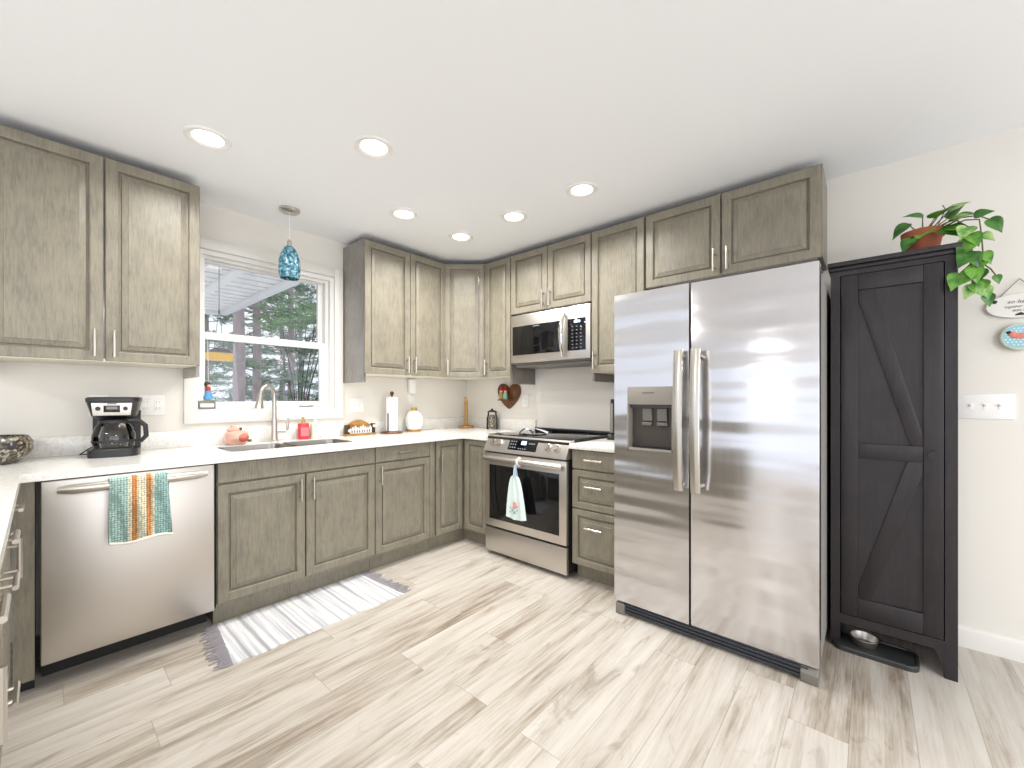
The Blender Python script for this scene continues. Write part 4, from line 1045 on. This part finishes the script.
# ------------------------------------------------------------ outside
M['snow'] = mat('snow', srgb(240, 242, 248), .8, noise=.03, nscale=2)
def hill(y): 
    return -.45 + (0 if y < 9 else (y - 9) * .075) + (max(0, y - 34) * .05)
MB().grid(lambda u, v: (-20 + 70 * u, .14 + 80 * v ** 1.5, hill(.14 + 80 * v ** 1.5) + (.12 * math.sin(u * 50) * math.cos(v * 21) if v > .1 else 0)), 60, 50).build('snowy_ground', M['snow'])['kind'] = 'structure'
# porch roof
t = thing('porch_roof', (-2.2, 2.5, 2.6), 'white slatted porch roof outside the window', 'porch roof')
M['soffit'] = mat('white_soffit', srgb(240, 238, 232), .6)
rf = MB().box(-5, -.98, .13, 4.9, 2.62, 2.66)
y = .3
while y < 4.8: rf.box(-5, -1.0, y, y + .16, 2.605, 2.62, .003); y += .24
rf.build('slats', M['soffit'], t, xf=Matrix.Translation((2.2, -2.5, -2.6)))
MB().box(-1.0, -.9, .13, 4.95, 2.55, 2.72, .01).box(-5, -.9, 4.85, 4.95, 2.55, 2.72, .01).build('gutter', M['vinyl'], t, xf=Matrix.Translation((2.2, -2.5, -2.6)))
MB().box(-1.54, -1.45, .13, 4.9, 2.57, 2.62).build('beam', M['soffit'], t, xf=Matrix.Translation((2.2, -2.5, -2.6)))
# feeder
M['yellow'] = mat('yellow_paint', srgb(240, 186, 44), .5, noise=.1, nscale=30)
t = thing('bird_feeder', (-1.81, 1.5, 1.55), 'yellow hanging bird feeder with dark top outside the window', 'bird feeder')
MB().prism([(-.105, 0), (.105, 0), (.1, .075), (-.105, .075)], -.05, .05, 'y', .004).build('tray', M['yellow'], t)
MB().prism([(-.1, .075), (.105, .075), (.06, .112), (-.04, .118)], -.04, .04, 'y', .003).build('roof', M['black'], t)
MB().tube([(-.04, 0, .11), (0, 0, .5), (0, 0, 1.0)], .0025, 5).tube([(.04, 0, .11), (0, 0, .5)], .0025, 5).build('cord', M['black'], t)
# trees
M['bark'] = mat('pine_bark', srgb(160, 148, 148), .9, noise=.3, nscale=14, bump=.6)
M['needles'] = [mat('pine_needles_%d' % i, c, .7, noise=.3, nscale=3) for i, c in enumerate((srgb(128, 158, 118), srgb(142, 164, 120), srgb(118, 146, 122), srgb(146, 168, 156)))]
def pine(x, y, h, r, label, nb, first, nm, seed, spread):
    g = random.Random(seed); z0 = hill(y) - .05
    t = thing('pine_tree', (x, y, z0), label, 'tree', group='pines beyond the window')
    MB().tube([(0, 0, 0), (.02, 0, h * .3), (-.02, .03, h * .7), (0, 0, h)], [r, r * .9, r * .55, r * .12], 10).build('trunk', M['bark'], t)
    brn = MB(); fo = bmesh.new()
    for k in range(nb):
        z = first + (h * .97 - first) * ((k + g.random()) / nb); a = g.uniform(0, 6.283); L_ = spread * (1.05 - z / h) + .35
        d = Vector((math.cos(a), math.sin(a), g.uniform(-.15, .12)))
        tip = d * L_; brn.tube([(0, 0, z), tuple(Vector((0, 0, z)) + tip * .5 + Vector((0, 0, .03))), tuple(Vector((0, 0, z)) + tip)], [.022, .014, .005], 5)
        for q in range(42):
            f_ = g.uniform(.25, 1.05); p = Vector((0, 0, z)) + tip * f_ + Vector((g.gauss(0, .17), g.gauss(0, .17), g.gauss(0, .06)))
            for e_ in range(6):
                dd_ = Vector((g.gauss(0, 1), g.gauss(0, 1), g.gauss(.1, .5))).normalized() * g.uniform(.1, .26); w_ = dd_.orthogonal().normalized() * .022
                vs = [fo.verts.new(p - w_), fo.verts.new(p + w_), fo.verts.new(p + dd_)]; fo.faces.new(vs)
    brn.build('branches', M['bark'], t)
    b = MB(); b.merge(fo); b.build('foliage', nm, t)
N = M['needles']
pine(-.15, 7.0, 9, .125, 'big near pine trunk left of centre in the window', 26, 3.2, N[0], 1, 2.2)
pine(.87, 9.2, 10, .11, 'second pine trunk just right of the big one', 40, 1.6, N[2], 2, 2.2)
pine(-1.4, 10.5, 9, .1, 'pine behind the yellow feeder at the left of the window', 44, .8, N[0], 3, 2.2)
pine(2.6, 11.5, 11, .11, 'pine at the right edge of the window view', 46, 1.0, N[2], 4, 2.0)
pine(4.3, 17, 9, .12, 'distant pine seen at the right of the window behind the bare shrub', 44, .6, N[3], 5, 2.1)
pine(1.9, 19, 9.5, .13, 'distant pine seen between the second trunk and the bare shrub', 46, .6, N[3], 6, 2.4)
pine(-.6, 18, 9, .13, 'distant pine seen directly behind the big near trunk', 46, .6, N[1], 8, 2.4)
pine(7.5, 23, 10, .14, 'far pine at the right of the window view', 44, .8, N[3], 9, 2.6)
t = thing('bare_shrub', (1.51, 8.0, hill(8) - .02), 'leafless multi-stemmed shrub at the right of the window view', 'shrub')
g = random.Random(21); sb = MB()
for k in range(11):
    a = g.uniform(0, 6.283); s_ = g.uniform(.4, 1.3); h = g.uniform(2.6, 4.6)
    p1 = (math.cos(a) * s_ * .25, math.sin(a) * s_ * .25, h * .45); p2 = (math.cos(a) * s_, math.sin(a) * s_, h)
    sb.tube([(math.cos(a) * .06, math.sin(a) * .06, 0), p1, p2], [.02, .014, .004], 6)
    for q in range(4):
        f_ = g.uniform(.3, .95); b0 = Vector(p1).lerp(Vector(p2), f_); a2 = a + g.uniform(-1.2, 1.2); L_ = g.uniform(.3, .8)
        sb.tube([b0, b0 + Vector((math.cos(a2) * L_ * .6, math.sin(a2) * L_ * .6, L_))], [.009, .003], 5)
sb.build('stems', mat('bare_bark', srgb(84, 74, 72), .9), t)
